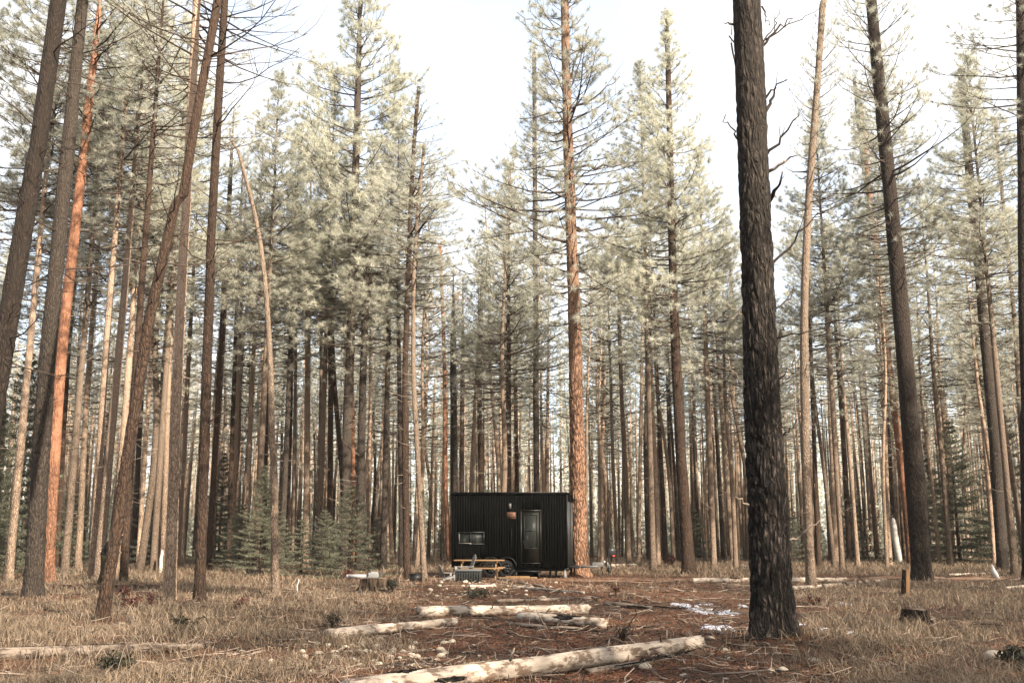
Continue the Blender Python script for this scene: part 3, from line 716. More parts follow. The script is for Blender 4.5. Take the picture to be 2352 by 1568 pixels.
for lab, px, dep, H, cz, w0, bk, cw, cr in [
    ('full-crowned pine rising between the two grey pines at the far left', 22, 36, 27, 10, 20, 'pale', 1.25, CR_TALL),
    ('tall light-crowned pine behind the glowing orange trunk', 150, 40, 27, 10, 18, 'thin', 1.3, CR_TALL),
    ('tall creamy-crowned pine behind the leaning pine', 262, 43, 28, 10, 18, 'pale', 1.3, CR_TALL),
    ('tall pale-crowned pine seen between the leaning pine and its upright neighbour', 352, 46, 27, 11, 16, 'thin', 1.2, CR_TALL),
    ('rounded full-crowned pine behind the bent pale pine', 588, 46, 24, 9, 16, 'thin', 1.15, CR_TALL),
    ('pointed full-crowned pine right of the bent pale pine', 646, 50, 23, 9, 14, 'grey', 1.0, CR_TALL),
    ('light-crowned pine filling the gap right of the orange pine top', 1500, 47, 25, 10, 15, 'thin', 1.1, CR_TALL),
    ('light-crowned pine between the slim wavy pine and the stout dark pine', 1935, 48, 23.5, 9, 14, 'thin', 1.0, CR_TALL),
    ('light-crowned pine behind the stout dark pine', 2100, 46, 26, 11, 15, 'grey', 1.0, CR_TALL),
    ('light-crowned pine at the right between the even pine and the edge', 2330, 42, 23, 10, 16, 'thin', 1.1, CR_TALL),
    ('narrow full-crowned pine left of the dense pale crown beside the sky gap', 730, 50, 26, 9, 14, 'thin', 1.05, CR_TALL),
    ('full-crowned pine reaching high between the big crown and the sky gap', 880, 50, 26.5, 9, 15, 'grey', 1.0, CR_TALL),
    ('bright-crowned pine right of the red-brown pine', 1640, 52, 22.5, 8.5, 14, 'thin', 1.0, CR_TALL),
    ('dark-crowned pine left of the orange pine, behind the cabin', 1168, 52, 21.5, 7.5, 14, 'brown', .95, CR_TALL)]:
    tree(lab, [(px, 1300), (1176 + (px - 1176) * .96, 800)], w0, w0 * .75, bk, H, cr, cz, seg=14, depth=dep, cw=cw, dead=[DL(3, cz + 1, 16, .2, 1.4, .018)])

# ------------------------------------------------------------------ the rows behind: copies of six built pines
def filler_proto(i, far):
    crowns = CR_FAR if far else CR_MID
    c = crowns[i % len(crowns)]
    H = 20.0; clen = CLEN[id(c)]
    root = thing('pine_tree', 'p', 'pine tree')
    rr = .15
    rng = np.random.default_rng(200 + i)
    P = np.array([[0, 0, 0], [rng.normal() * .12, rng.normal() * .1, 5], [rng.normal() * .2, rng.normal() * .15, 10], [rng.normal() * .1, 0, 15], [0, 0, H]])
    me = trunk_mesh(P, [rr, rr * .86, rr * .68, rr * .38, .02], 8 if far else 10, 1.0 if far else .5, lob_seed=i, flare=.3).mesh('trunk', True)
    obj('trunk', me, BK['thin'], root)
    cz = H - clen
    o1 = obj('branches', c[0], None, root); o2 = obj('crown', c[1], None, root)
    o1.location = o2.location = (0, 0, cz)
    o1.rotation_euler = o2.rotation_euler = (0, 0, i * 1.3)
    if not far:
        obj('branches', dead_limbs(300 + i, 2.5, cz + 1, 26, .2, 1.3, .014, twig=3, trunk_r=.12), DEADLIMB, root, smooth=True)
    return root
PM = [filler_proto(i, False) for i in range(5)]
PF = [filler_proto(i, True) for i in range(4)]
def skyline(px):
    """highest point (small y) the rear rows reach in the photograph"""
    k = [(-400, -400), (560, -100), (600, 80), (650, 120), (680, 300), (715, 300), (730, 120), (930, 150), (955, 330), (1010, 400), (1035, 330), (1075, 430), (1110, 430), (1135, 360), (1165, 300),
         (1210, 120), (1480, 100), (1620, 150), (1660, 350), (1690, 420), (1780, 330), (1850, 200), (2060, 200), (2130, 400), (2165, 420), (2200, 200), (2300, 170), (2800, 0)]
    return float(np.interp(px, [a for a, _ in k], [b for _, b in k]))
ZONE = [(-900, 240, 'pine in the crowded rows far behind the leaning pine at the left', 'pines massed behind the left foreground'),
        (240, 700, 'slim pine in the far rows between the leaning pine and the bent pale pine', 'pines massed behind the young firs'),
        (700, 1035, 'slim pine in the far rows left of the black cabin', 'pines massed left of the cabin'),
        (1035, 1310, 'slim pine in the far rows behind the black cabin', 'pines massed behind the cabin'),
        (1310, 1715, 'slim pine in the far rows between the orange pine and the burnt trunk', 'pines massed behind the dirt track'),
        (1715, 2080, 'slim pine in the far rows between the burnt trunk and the stout dark pine', 'pines massed right of the burnt trunk'),
        (2080, 3200, 'slim pine in the far rows right of the stout dark pine', 'pines massed at the right')]
BARKS = ['thin', 'pale', 'pale', 'pale', 'thin', 'pale', 'grey']
rng = random.Random(5)
placed = [(x, y) for x, y, r in ALLTREES]
cnt = 0; first = set(); tries = 0; far_spots = []
NFILL = 215
while cnt < NFILL and tries < 20000:
    tries += 1
    y = 45 + 62 * rng.random() ** .85; x = (rng.random() * 2 - 1) * (y * .56 + 5)
    px, _ = proj((x, y, 0))
    if min((x - a) ** 2 + (y - b) ** 2 for a, b in placed) < 1.7 ** 2: continue
    if -5 < x < 8 and y < 47: continue
    H = 20 * (.85 + .4 * rng.random())
    # keep the sky gaps: a tree may not top the skyline
    for _ in range(12):
        tx, ty = proj((x, y, H))
        if ty < skyline(tx): H *= .955
        else: break
    if H < 11.5: continue
    far = y > 66
    k = cnt % (4 if far else 5)
    src = (PF if far else PM)[k]
    if (far, k) not in first: o = src; first.add((far, k))
    else: o = copy_tree(src)
    s = H / 20.0
    o.location = (x, y, float(gz(x, y)) - .05)
    w = s * (.62 + .45 * rng.random()) * (1.1 if far else 1)
    o.scale = (w, w, s)
    o.rotation_euler = (rng.gauss(0, .02), rng.gauss(0, .025), rng.random() * 6.28)
    bm = BK[BARKS[rng.randrange(7)]]
    for ch in o.children:
        if ch.name.startswith('crown') or (ch.name.startswith('branches') and ch.location.z > 1): ch.scale = (1.3, 1.3, 1)
        if ch.name.startswith('trunk'):
            ch.material_slots[0].link = 'OBJECT'; ch.material_slots[0].material = bm
        elif ch.name.startswith('crown') and rng.random() < .012:
            ch.material_slots[0].link = 'OBJECT'; ch.material_slots[0].material = NEEDLE_RUST
    for a, b, lab, grp in ZONE:
        if a <= px < b: tag(o, lab, 'pine tree', grp)
    placed.append((x, y)); cnt += 1
print('fillers', cnt, 'tries', tries)

# pines beside and behind the viewpoint, whose shade falls over the foreground
SHADE = [(9, -9), (15, -5), (20, 2), (14, -16), (22, -10), (28, -3), (26, 7), (6, -18), (19, -22), (30, -16), (36, -8), (34, 4), (42, 0), (12, -28), (27, -27), (38, -22), (25, 16), (33, 14), (41, 12), (48, -10), (2, -26), (31, 25), (40, 24)]
for i, (x, y) in enumerate(SHADE):
    o = copy_tree(PM[i % 5]); s = 1.05 + .25 * ((i * 7) % 5) / 5
    o.location = (x, y, 0); o.scale = (s * 1.35, s * 1.35, s); o.rotation_euler = (0, 0, i * 2.1)
    tag(o, 'tall pine outside the picture, beside or behind the viewpoint', 'pine tree', 'pines around the viewpoint')

# far wood closing the view: one mass
rng = np.random.default_rng(31)
g = G(); gt = G(); tints = []
for i in range(330):
    y = 106 + 80 * rng.random(); x = (rng.random() * 2 - 1) * (y * .58 + 8)
    H = 17 + 6 * rng.random(); z = 0
    tx, ty = proj((x, y, H))
    g.tube([(x, y, -.1), (x, y, H * .5), (x, y, H)], [.2, .13, .02], 5)
    n = 230
    zz = H * (.12 + .88 * rng.random(n) ** .9); rr = 2.5 * (1.05 - (zz / H - .12) / .88) * rng.random(n) ** .5; aa = rng.random(n) * 6.28
    P = np.stack([x + rr * np.cos(aa), y + rr * np.sin(aa), zz], 1)
    D = np.stack([np.cos(aa), np.sin(aa), np.full(n, .3)], 1)
    V, f, t = needles_from(P, D, 8, .42, .10, rng, back=.3)
    gt.add(V, f); tints.append(t)
for i in range(620):
    y = 70 + 45 * rng.random(); x = (rng.random() * 2 - 1) * (y * .55 + 5); H = 12 + 5 * rng.random(); l_ = rng.normal() * .25
    g.tube([(x, y, -.1), (x + l_ * .5, y, H * .5), (x + l_, y, H)], [.10 + .07 * rng.random(), .085, .03], 6)
# low dark undergrowth between the far trunks
for i in range(420):
    y = 80 + 64 * rng.random(); x = (rng.random() * 2 - 1) * (y * .56 + 6); h = 2 + 5.5 * rng.random()
    n = 110
    zz = h * rng.random(n) ** 1.2; rr = (.30 * h) * (1.02 - zz / h) * (.5 + .5 * rng.random(n)); aa = rng.random(n) * 6.28
    P = np.stack([x + rr * np.cos(aa), y + rr * np.sin(aa), zz], 1); D = np.stack([np.cos(aa), np.sin(aa), np.full(n, -.1)], 1)
    V, f, t = needles_from(P, D, 6, .34, .10, rng, back=.3)
    gt.add(V, f); tints.append(t * .35)
fw = obj('far_forest', gt, NEEDLE, tint=np.concatenate(tints))
tag(fw, 'mass of pine crowns and undergrowth closing the view far behind', None, kind='stuff')
fw2 = obj('far_forest_trunks', g, BK['pale'], smooth=True)
tag(fw2, 'mass of thin trunks in the farthest wood', None, kind='stuff')

# young firs
def fir(px, py, hpx, lab, k=0, depth=None, sx=1.0):
    p = at(px, py) if depth is None else pt(px, py, depth)
    if depth is not None: p[2] = float(gz(p[0], p[1]))
    h = hpx * mpp(p)
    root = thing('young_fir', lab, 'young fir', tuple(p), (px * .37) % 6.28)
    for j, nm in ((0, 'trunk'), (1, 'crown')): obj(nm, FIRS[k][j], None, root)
    s = h / FIR_H[k]; root.scale = (s * sx, s * sx, s); return root
fir(800, 1326, 215, 'bushy young fir standing freely left of the cabin', 0, sx=1.15)
fir(596, 1318, 250, 'tall young fir right of the dark brown pine', 1, depth=44, sx=1.0)
fir(548, 1316, 160, 'dark young fir between the dark brown pine and the small stump', 0, depth=46, sx=1.2)
fir(690, 1322, 130, 'low spreading young fir just right of the bent pale pine', 2, sx=1.3)
fir(742, 1318, 150, 'blue-green young fir left of the freely standing one', 0, depth=43, sx=1.1)
fir(868, 1310, 120, 'small fir between the free young fir and the fire box', 2, depth=52, sx=1.2)
fir(640, 1312, 130, 'young fir half hidden behind the bent pale pine', 2, depth=48, sx=1.2)
fir(500, 1308, 260, 'tall shaded fir behind the dark brown pine', 1, depth=60, sx=.9)
fir(20, 1318, 520, 'large pale hanging fir at the far left edge', 1, depth=44, sx=.85)
fir(-40, 1318, 420, 'fir cut by the left edge of the picture', 1, depth=40, sx=.9)
fir(150, 1308, 190, 'green fir between the orange-topped pine and the pale pair', 0, depth=52, sx=1.2)
fir(345, 1303, 180, 'sunlit fir in the gap right of the leaning pine', 0, depth=58, sx=1.1)
fir(2205, 1280, 330, 'dark fir in the shade of the right-hand gap', 1, depth=66, sx=1.1)
fir(2330, 1284, 360, 'dark fir behind the right edge trunks', 1, depth=62, sx=1.0)
fir(2140, 1280, 240, 'dark fir behind the stout dark pine', 0, depth=72, sx=1.1)
fir(1960, 1282, 150, 'low fir in the dark behind the pale flaking pine', 2, depth=75, sx=1.3)
fir(1800, 1288, 180, 'fir just right of the burnt trunk', 0, depth=66, sx=1.1)
fir(1590, 1284, 130, 'low fir behind the red-brown pine', 2, depth=70, sx=1.3)

# stub branches of the burnt trunk: part of it
def px_limb(g, root_y, a, b, r, bend=0.0, dy=0.0, crook=.05, twigs=1):
    A = pt(a[0], a[1], root_y); B = pt(b[0], b[1], root_y + dy); L = np.linalg.norm(B - A); n = 8
    st = random.getstate(); P = []
    for k in range(n):
        u = k / (n - 1); j_ = np.array([random.gauss(0, 1), random.gauss(0, 1), random.gauss(0, 1)]) * L * crook * (u > 0) * (.4 + .6 * u)
        P.append(A * (1 - u) + B * u + np.array([0, 0, -bend * 4 * u * (1 - u)]) + j_)
    P[0] = A - (B - A) * .15
    rr = [r * (1 - .72 * (k / (n - 1)) ** .8) * (1 + random.uniform(-.12, .12)) for k in range(n)]
    g.tube(P, rr, 7)
    for q in range(twigs):
        k = random.randint(3, 6); d = (P[k] - P[k - 1]); d /= np.linalg.norm(d); o = np.array([random.gauss(0, .7), random.gauss(0, .7), random.gauss(.3, .5)])
        e = P[k] + (d + o) * L * random.uniform(.15, .35); m_ = (P[k] + e) / 2 + np.array([0, 0, -.02])
        g.tube([P[k], m_, e], [rr[k] * .45, rr[k] * .35, rr[k] * .15], 5)
    random.setstate(st); random.random()
BY = burnt.location.y
gb = []; gp = []
for a, b, r, bd in [((1750, 108), (1820, 42), .036, -.02), ((1752, 100), (1790, 22), .02, .02), ((1770, 85), (1885, 20), .018, -.03), ((1755, 232), (1808, 178), .028, -.03), ((1757, 256), (1786, 200), .045, .0), ((1762, 358), (1840, 246), .034, .03),
                    ((1770, 455), (1800, 405), .05, .0), ((1772, 603), (1892, 468), .034, .07), ((1772, 716), (1841, 652), .025, .03), ((1782, 792), (1800, 752), .05, .0), ((1785, 775), (1915, 737), .022, .03), ((1787, 872), (1830, 820), .02, .03),
                    ((1690, 150), (1672, 62), .028, -.02), ((1697, 320), (1661, 262), .026, .03), ((1686, 56), (1665, 54), .03, 0), ((1800, 1000), (1832, 960), .022, .02), ((1752, 20), (1768, 55), .02, .03)]:
    gb.append(G()); px_limb(gb[-1], BY, a, b, r * .72, bd, dy=random.uniform(-.35, .2), twigs=2)
for a, b, r, bd in [((1770, 390), (1836, 352), .03, .02), ((1722, 755), (1676, 700), .02, -.02), ((1728, 895), (1672, 838), .022, .03), ((1722, 1165), (1682, 1130), .018, .0), ((1808, 1192), (1850, 1178), .014, .01), ((1808, 1240), (1884, 1196), .02, .03), ((1790, 1020), (1812, 1003), .015, 0)]:
    gp.append(G()); px_limb(gp[-1], BY, a, b, r, bd, dy=random.uniform(-.4, -.1))
for g_, m_ in [(k, BLACKLIMB) for k in gb] + [(k, DEADLIMB) for k in gp]:
    o = obj('dead_branch', g_, m_, None, smooth=True)
    o.parent = burnt; o.matrix_parent_inverse = Matrix.Translation(-Vector(burnt.location))
# long limbs of the orange pine seen against the sky
OY = orange.location.y
for a, b, r, bd in [((1318, 388), (1490, 372), .07, .0), ((1318, 420), (1372, 372), .05, .1), ((1322, 520), (1450, 460), .05, .5), ((1312, 470), (1232, 482), .045, .2), ((1302, 415), (1200, 430), .045, .3), ((1296, 250), (1180, 268), .05, .2),
                    ((1310, 250), (1430, 170), .055, .2), ((1300, 60), (1190, 40), .05, .3), ((1308, 180), (1345, 60), .06, .2), ((1325, 640), (1430, 600), .03, .2), ((1318, 560), (1225, 575), .035, -.2)]:
    g = G(); px_limb(g, OY, a, b, r, bd, dy=random.uniform(-1.2, .8))
    o = obj('long_branch', g, LIMB, None, smooth=True); o.parent = orange; o.matrix_parent_inverse = Matrix.Translation(-Vector(orange.location))

# ------------------------------------------------------------------ the black cabin on wheels
CB = pt(1304, 1303, 38.3)          # front right bottom corner
ANG = R(-9)
base_z = 0.0
cabin = thing('cabin', 'black board-clad tiny cabin on trailer wheels in front of the pine forest', 'cabin', (CB[0], CB[1], base_z), ANG)
Wd, Dp = 4.46, 2.5; Z0 = CB[2]; Z1 = pt(1304, 1131, 38.3)[2]
def cladding():
    q = NB('charred_boards'); v = q.coords((1, 1, .12))
    c = q.mix(q.noise(v, 16, 5, .7), (0.0003, 0.0003, 0.0002), (0.0010, 0.0010, 0.0008))
    c = q.mix(q.math('MULTIPLY', q.ramp(q.noise(q.coords((1, 1, .4)), 3.2, 5), [(.55, (0, 0, 0)), (.72, (1, 1, 1))]), .6), c, (.0045, .0042, .003))
    q.bump(q.noise(v, 60, 3), .4, .004); q.b.inputs['Specular IOR Level'].default_value = .05; return q.fin(c, .95)
CLAD = cladding()
# local frame: x from -Wd (left end) to 0 (right corner), y back to Dp, z up
g = G(); nb = 44; bw = Wd / nb
WX0, WX1, WZ0, WZ1 = -4.22, -3.18, 1.25, 1.73          # window opening
DX0, DX1, DZ1 = -1.73, -1.05, 2.50                     # door leaf
AX0, AX1, AZ = -3.30, -2.02, .80                       # wheel recess
rj = random.Random(3)
for i in range(nb):
    x0 = -Wd + i * bw; x1 = x0 + bw - .003; xc = (x0 + x1) / 2; d = .022 + rj.random() * .0015
    spans = [(Z0, Z1 - rj.random() * .002)]
    def cut(sp, a, b):
        out = []
        for s, e in sp:
            if b <= s or a >= e: out.append((s, e))
            else:
                if a > s: out.append((s, a))
                if b < e: out.append((b, e))
        return out
    if WX0 < xc < WX1: spans = cut(spans, WZ0, WZ1)
    if DX0 < xc < DX1: spans = cut(spans, Z0 + .17, DZ1)
    if AX0 < xc < AX1: spans = cut(spans, 0, AZ)
    for s, e in spans: g.box((xc, -d / 2, (s + e) / 2), (x1 - x0, d, e - s))
obj('board_cladding', g, CLAD, cabin)
g = G()      # shell behind the boards with real openings left for window and wheels
T_ = .06
def wallrect(x0, x1, z0, z1): g.box(((x0 + x1) / 2, T_ / 2 + .002, (z0 + z1) / 2), (x1 - x0, T_, z1 - z0))
wallrect(-Wd, WX0, AZ, Z1 - .02); wallrect(WX0, WX1, WZ1, Z1 - .02); wallrect(WX0, WX1, AZ, WZ0); wallrect(WX1, DX0, AZ, Z1 - .02); wallrect(DX1, 0, AZ, Z1 - .02)
wallrect(DX0, DX1, DZ1, Z1 - .02); wallrect(-Wd, AX0, Z0, AZ); wallrect(AX1, 0, Z0, AZ)
g.box((-Wd + .03, Dp / 2 + .04, (Z0 + Z1) / 2), (.06, Dp - .08, Z1 - Z0 - .04)); g.box((-Wd / 2, Dp - .03, (Z0 + Z1) / 2), (Wd - .13, .06, Z1 - Z0 - .04))
g.box((-.03, Dp / 2 + .04, (Z0 + Z1) / 2), (.06, Dp - .08, Z1 - Z0 - .04))
obj('wall', g, CLAD, cabin)
g = G(); g.box((-Wd / 2, Dp / 2, Z0 - .03 + .06), (Wd - .15, Dp - .12, .05)); obj('floor_deck', g, BLKMET, cabin)
g = G(); g.box((-Wd / 2 + .0, Dp / 2 - .01, Z1 + .018), (Wd + .06, Dp + .1, .035), rot=(0, R(.35), 0)); obj('roof', g, BLKMET, cabin)
g = G(); g.box((-Wd / 2, -.045, Z1 - .04), (Wd + .07, .02, .07)); obj('fascia', g, CLAD, cabin)
# ribbed grey panel on the right end
g = G(); g.box((.012, Dp / 2 + .05, (Z0 + Z1) / 2 - .12), (.02, Dp - .1, Z1 - Z0 - .42))
for k in range(16): g.box((.028, .16 + k * .15, (Z0 + Z1) / 2 - .12), (.012, .06, Z1 - Z0 - .44))
obj('end_panel', g, plain('ribbed_panel', (.030, .031, .030), .5), cabin)
g = G(); g.box((.0, -.035, (Z0 + Z1) / 2), (.05, .03, Z1 - Z0 - .02)); obj('corner_trim', g, BLKMET, cabin)
# window
g = G(); fw_ = .05; xc, zc = (WX0 + WX1) / 2, (WZ0 + WZ1) / 2; ww, wh = WX1 - WX0, WZ1 - WZ0
for a_, b_ in (((xc, -.012, WZ1 - .02), (ww - .01, .07, .05)), ((xc, -.012, WZ0 + .02), (ww - .01, .07, .045)), ((WX0 + .03, -.012, zc), (.05, .068, wh - .09)), ((WX1 - .03, -.012, zc), (.05, .068, wh - .09)), ((xc - .02, -.008, zc), (.035, .06, wh - .09))):
    g.box(a_, b_)
win = obj('window', g, BLKMET, cabin)
def glass():
    q = NB('window_glass'); q.b.inputs['Roughness'].default_value = .4; q.b.inputs['Base Color'].default_value = (.02, .022, .02, 1)
    q.b.inputs['Specular IOR Level'].default_value = .12; q.b.inputs['Alpha'].default_value = .5; return q.m
GL = glass()
g = G(); g.box((xc, .012, zc), (ww - .1, .006, wh - .08)); obj('pane', g, GL, win)
g = G(); g.box((WX0 + .07, -.052, zc - .005), (.012, .012, wh - .12)); g.box((xc - .25, -.052, WZ0 + .052), (.5, .012, .012)); obj('light_bead', g, plain('aluminium_bead', (.16, .15, .125), .5), win)
g = G(); g.box((WX0 + .50, -.058, WZ0 + .035), (.07, .03, .02)); obj('latch', g, WHITEP, win)
def curtain(x0, x1, z0, z1, slant=0):
    g = G(); n = 20; V = []
    for k in range(n + 1):
        x = x0 + (x1 - x0) * k / n; y = .14 + .02 * math.sin(k * 1.9)
        V.append((x + slant, y, z0)); V.append((x, y, z1))
    f = [[2 * k, 2 * k + 2, 2 * k + 3, 2 * k + 1] for k in range(n)]
    g.add(V, None, f); return g
CURT = plain('pale_curtain', (.22, .235, .20), .9)
obj('curtain', curtain(WX0 + .20, WX0 + .30, WZ0 + .02, WZ1 - .02), CURT, win)
obj('curtain', curtain(WX1 - .30, WX1 - .06, WZ0 + .02, WZ1 - .02, -.05), CURT, win)
# door
g = G(); dzc = (Z0 + .17 + DZ1) / 2; dh = DZ1 - Z0 - .17
g.box(((DX0 + DX1) / 2, -.005, dzc), (DX1 - DX0 - .01, .05, dh - .01)); door = obj('door', g, TRIM, cabin)
g = G()
for a_, b_ in ((((DX0 + DX1) / 2, -.045, DZ1 + .02), (DX1 - DX0 + .12, .03, .06)), ((DX0 - .035, -.045, dzc), (.055, .03, dh)), ((DX1 + .035, -.045, dzc), (.055, .03, dh))): g.box(a_, b_)
obj('door_frame', g, TRIM, cabin)
g = G(); lx0, lx1, lz0, lz1 = DX0 + .09, DX1 - .09, Z0 + .70, DZ1 - .12
for a_, b_ in ((((lx0 + lx1) / 2, -.04, lz1), (lx1 - lx0 + .03, .02, .03)), (((lx0 + lx1) / 2, -.04, lz0), (lx1 - lx0 + .03, .02, .022)), ((lx0, -.04, (lz0 + lz1) / 2), (.02, .018, lz1 - lz0 - .03)), ((lx1, -.04, (lz0 + lz1) / 2), (.028, .018, lz1 - lz0 - .03)), (((lx0 + lx1) / 2, -.04, (lz0 + lz1) / 2 + .02), (lx1 - lx0 - .04, .018, .025))): g.box(a_, b_)
obj('storm_frame', g, LTRIM, door)
g = G(); g.box(((lx0 + lx1) / 2, -.033, (lz0 + lz1) / 2), (lx1 - lx0 - .02, .004, lz1 - lz0 - .02)); obj('door_pane', g, GL, door)
g = G(); g.box(((DX0 + DX1) / 2, -.06, Z0 + .16), (DX1 - DX0 + .04, .07, .025)); obj('threshold', g, LTRIM, cabin)
g = G(); g.box((DX0 + .05, -.045, 1.33), (.035, .03, .14)); g.cyl((DX0 + .05, -.06, 1.34), (DX0 + .05, -.10, 1.34), .012); g.cyl((DX0 + .05, -.095, 1.34), (DX0 + .15, -.095, 1.34), .010); obj('door_handle', g, BLKMET, door)
# lamp, sign, conduit
g = G(); g.cyl((-2.18, -.09, 2.60), (-2.18, -.09, 2.79), .05, seg=16); g.box((-2.18, -.035, 2.70), (.06, .04, .08)); obj('wall_lamp', g, GREYMET, cabin, smooth=False)
g = G(); sxc, szc = -2.14, 2.34; g.box((sxc, -.04, szc), (.34, .025, .25)); sign = obj('sign', g, plain('sign_wood', (.075, .036, .02), .7, var=.25, scale=14), cabin)
for txt, dz, size in (('May', .045, .085), ('SHANDLER', -.055, .058)):
    cu = bpy.data.curves.new('sign_text', 'FONT'); cu.body = txt; cu.size = size; cu.align_x = 'CENTER'; cu.align_y = 'CENTER'; cu.extrude = .002
    to = bpy.data.objects.new('tmp', cu); COL.objects.link(to)
    dg = bpy.context.evaluated_depsgraph_get(); me = bpy.data.meshes.new_from_object(to.evaluated_get(dg)); me.name = 'sign_text'
    bpy.data.objects.remove(to)
    me.materials.clear(); me.materials.append(BLKMET)
    so = bpy.data.objects.new('sign_text', me); COL.objects.link(so); so.parent = sign; so.location = (sxc, -.056, szc + dz); so.rotation_euler = (R(90), 0, 0)
g = G(); g.cyl((-2.13, -.04, 1.15), (-2.13, -.04, 1.85), .010, seg=8); obj('conduit', g, TRIM, cabin)
# chassis and running gear
g = G(); g.box((-Wd / 2, .35, Z0 - .07), (Wd, .08, .13)); g.box((-Wd / 2, Dp - .35, Z0 - .07), (Wd, .08, .13))
for k in range(6): g.box((-Wd + .3 + k * .8, Dp / 2, Z0 - .06), (.06, Dp - .8, .09))
obj('chassis', g, BLKMET, cabin)
for wx in (-2.95, -2.34):
    g = G(); a = np.linspace(0, 2 * math.pi, 28, endpoint=False)
    prof = [(.20, .0), (.31, -.01), (.345, .03), (.35, .10), (.345, .17), (.31, .21), (.20, .20)]
    V = np.array([[r_ * math.cos(t), y_, r_ * math.sin(t)] for (r_, y_) in prof for t in a])
    n = 28; f = [[i * n + j, i * n + (j + 1) % n, (i + 1) * n + (j + 1) % n, (i + 1) * n + j] for i in range(len(prof) - 1) for j in range(n)]
    g.add(V, None, f)
    wh_ = obj('wheel', g, TYRE, cabin, smooth=True); wh_.location = (wx, .06, .35)
    g = G(); g.tube([(0, .03, 0), (0, .12, 0)], [.205, .19], 28); obj('rim', g, RIM, wh_)
    g = G()
    for k in range(6):
        t = k * math.pi / 3; g.box((.10 * math.cos(t), .018, .10 * math.sin(t)), (.17, .02, .035), rot=(0, -t, 0))
    g.cyl((0, 0, 0), (0, .03, 0), .045, seg=12); obj('spokes', g, RIM, wh_)
g = G()       # wheel arches
for wx in (-2.95, -2.34):
    n = 14; V = []
    for k in range(n + 1):
        t = math.pi * (.08 + .84 * k / n)
        for r_, y_ in ((.40, -.03), (.40, .28), (.425, .28), (.425, -.03)): V.append((wx + r_ * math.cos(t), y_, .37 + r_ * math.sin(t)))
    f = [[4 * k + q, 4 * k + (q + 1) % 4, 4 * k + 4 + (q + 1) % 4, 4 * k + 4 + q] for k in range(n) for q in range(4)] + [[0, 1, 2, 3], [4 * n + 3, 4 * n + 2, 4 * n + 1, 4 * n]]
    g.add(V, None, f)
obj('fender', g, BLKMET, cabin)
g = G(); g.box((-1.5, -.02, .27), (.92, .42, .045)); g.box((-1.5, .16, .40), (.88, .05, .03)); g.box((-1.93, -.02, .13), (.05, .4, .26)); g.box((-1.07, -.02, .13), (.05, .4, .26)); g.box((-1.5, .18, .15), (.9, .03, .24))
obj('door_step', g, BLKMET, cabin)
for jx in (-.70, -.47):
    g = G(); g.box((jx, .3, .22), (.07, .07, .40)); g.box((jx, .3, .015), (.16, .16, .03)); obj('support_jack', g, BLKMET, cabin)
g = G(); g.tube([(-.14, .25, .02), (-.14, .25, .28)], [.10, .035], 4); g.box((-.14, .25, .30), (.06, .06, .05)); obj('jack_stand', g, GREYP, cabin)
g = G(); g.box((.22, .55, .42), (.45, .08, .10)); g.box((.55, 1.1, .42), (1.1, .08, .09), rot=(0, 0, R(-14))); obj('tongue', g, GREYMET, cabin)
ply = thing('timber_plank', 'raw timber plank lying on the ground under the cabin door', 'plank', (CB[0] - 1.9, CB[1] - .02, .01))
g = G(); g.box((0, 0, .03), (1.5, .14, .05)); g.box((.02, .01, .075), (.9, .09, .035)); obj('plank', g, PINEW, ply, bevel=.004)

# grey tongue post with fittings, right of the orange pine
p = at(1383, 1318)
t = thing('post_grill', 'grey steel box grill on a single black post right of the orange pine', 'grill', tuple(p), R(4))
m_ = mpp(p)
g = G(); g.cyl((0, 0, 0), (0, 0, .30), .035, seg=10); obj('post', g, BLKMET, t)
g = G(); g.box((-.20, 0, .38), (.50, .34, .17)); g.box((-.20, 0, .475), (.44, .3, .02)); obj('fire_box', g, GREYMET, t, bevel=.01)
g = G(); g.cyl((.10, -.05, .50), (.10, .08, .50), .05, seg=12); obj('lid_knob', g, WHITEP, t)
g = G(); g.tube([(.24, -.02, .26), (.27, -.02, .38), (.25, -.02, .48)], [.03, .045, .03], 8); obj('handle', g, WHITEP, t, smooth=True)
p = at(1398, 1316)
t = thing('black_bag', 'black crumpled bag hanging low beside the grill post', 'bag', tuple(p))
g = G(); g.tube([(0, 0, .02), (.01, 0, .10), (.05, .02, .22), (-.02, 0, .34), (-.04, .02, .42)], [.05, .12, .09, .10, .04], 10); obj('bag', g, BLACKP, t, smooth=True)
# black rack with box
p = at(1405, 1319); 
t = thing('black_rack', 'black tall-legged metal rack holding a black box with a red mark', 'rack', tuple(p), R(12))
H_ = 1.13
for lx, ly in ((-.15, -.1), (.15, -.1), (.02, .14)):
    g = G(); g.tube([(lx * 1.12, ly, 0), (lx, ly, H_ if lx > .1 else H_ - .1)], .013, 8); obj('leg', g, BLKMET, t)
g = G(); g.cyl((-.16, -.1, .42), (.17, -.1, .42), .010, seg=6); g.cyl((-.16, -.1, .42), (.02, .14, .42), .010, seg=6); g.cyl((.16, -.1, .42), (.02, .14, .42), .010, seg=6); obj('brace_ring', g, BLKMET, t)
g = G(); g.box((0, 0, .86), (.30, .24, .34)); bx_ = obj('box', g, BLKMET, t, bevel=.012)
g = G(); g.prism([(-.02, .74), (.05, .705), (.10, .71), (.10, .77), (.06, .785)], -.135, -.122); obj('red_mark', g, RED, bx_)
g = G(); g.box((.01, -.124, .985), (.07, .008, .045)); obj('white_label', g, WHITEP, bx_)
g = G(); g.tube([(.02, 0, .69), (.0, 0, .5)], [.05, .025], 8); obj('drain_pipe', g, BLKMET, t)

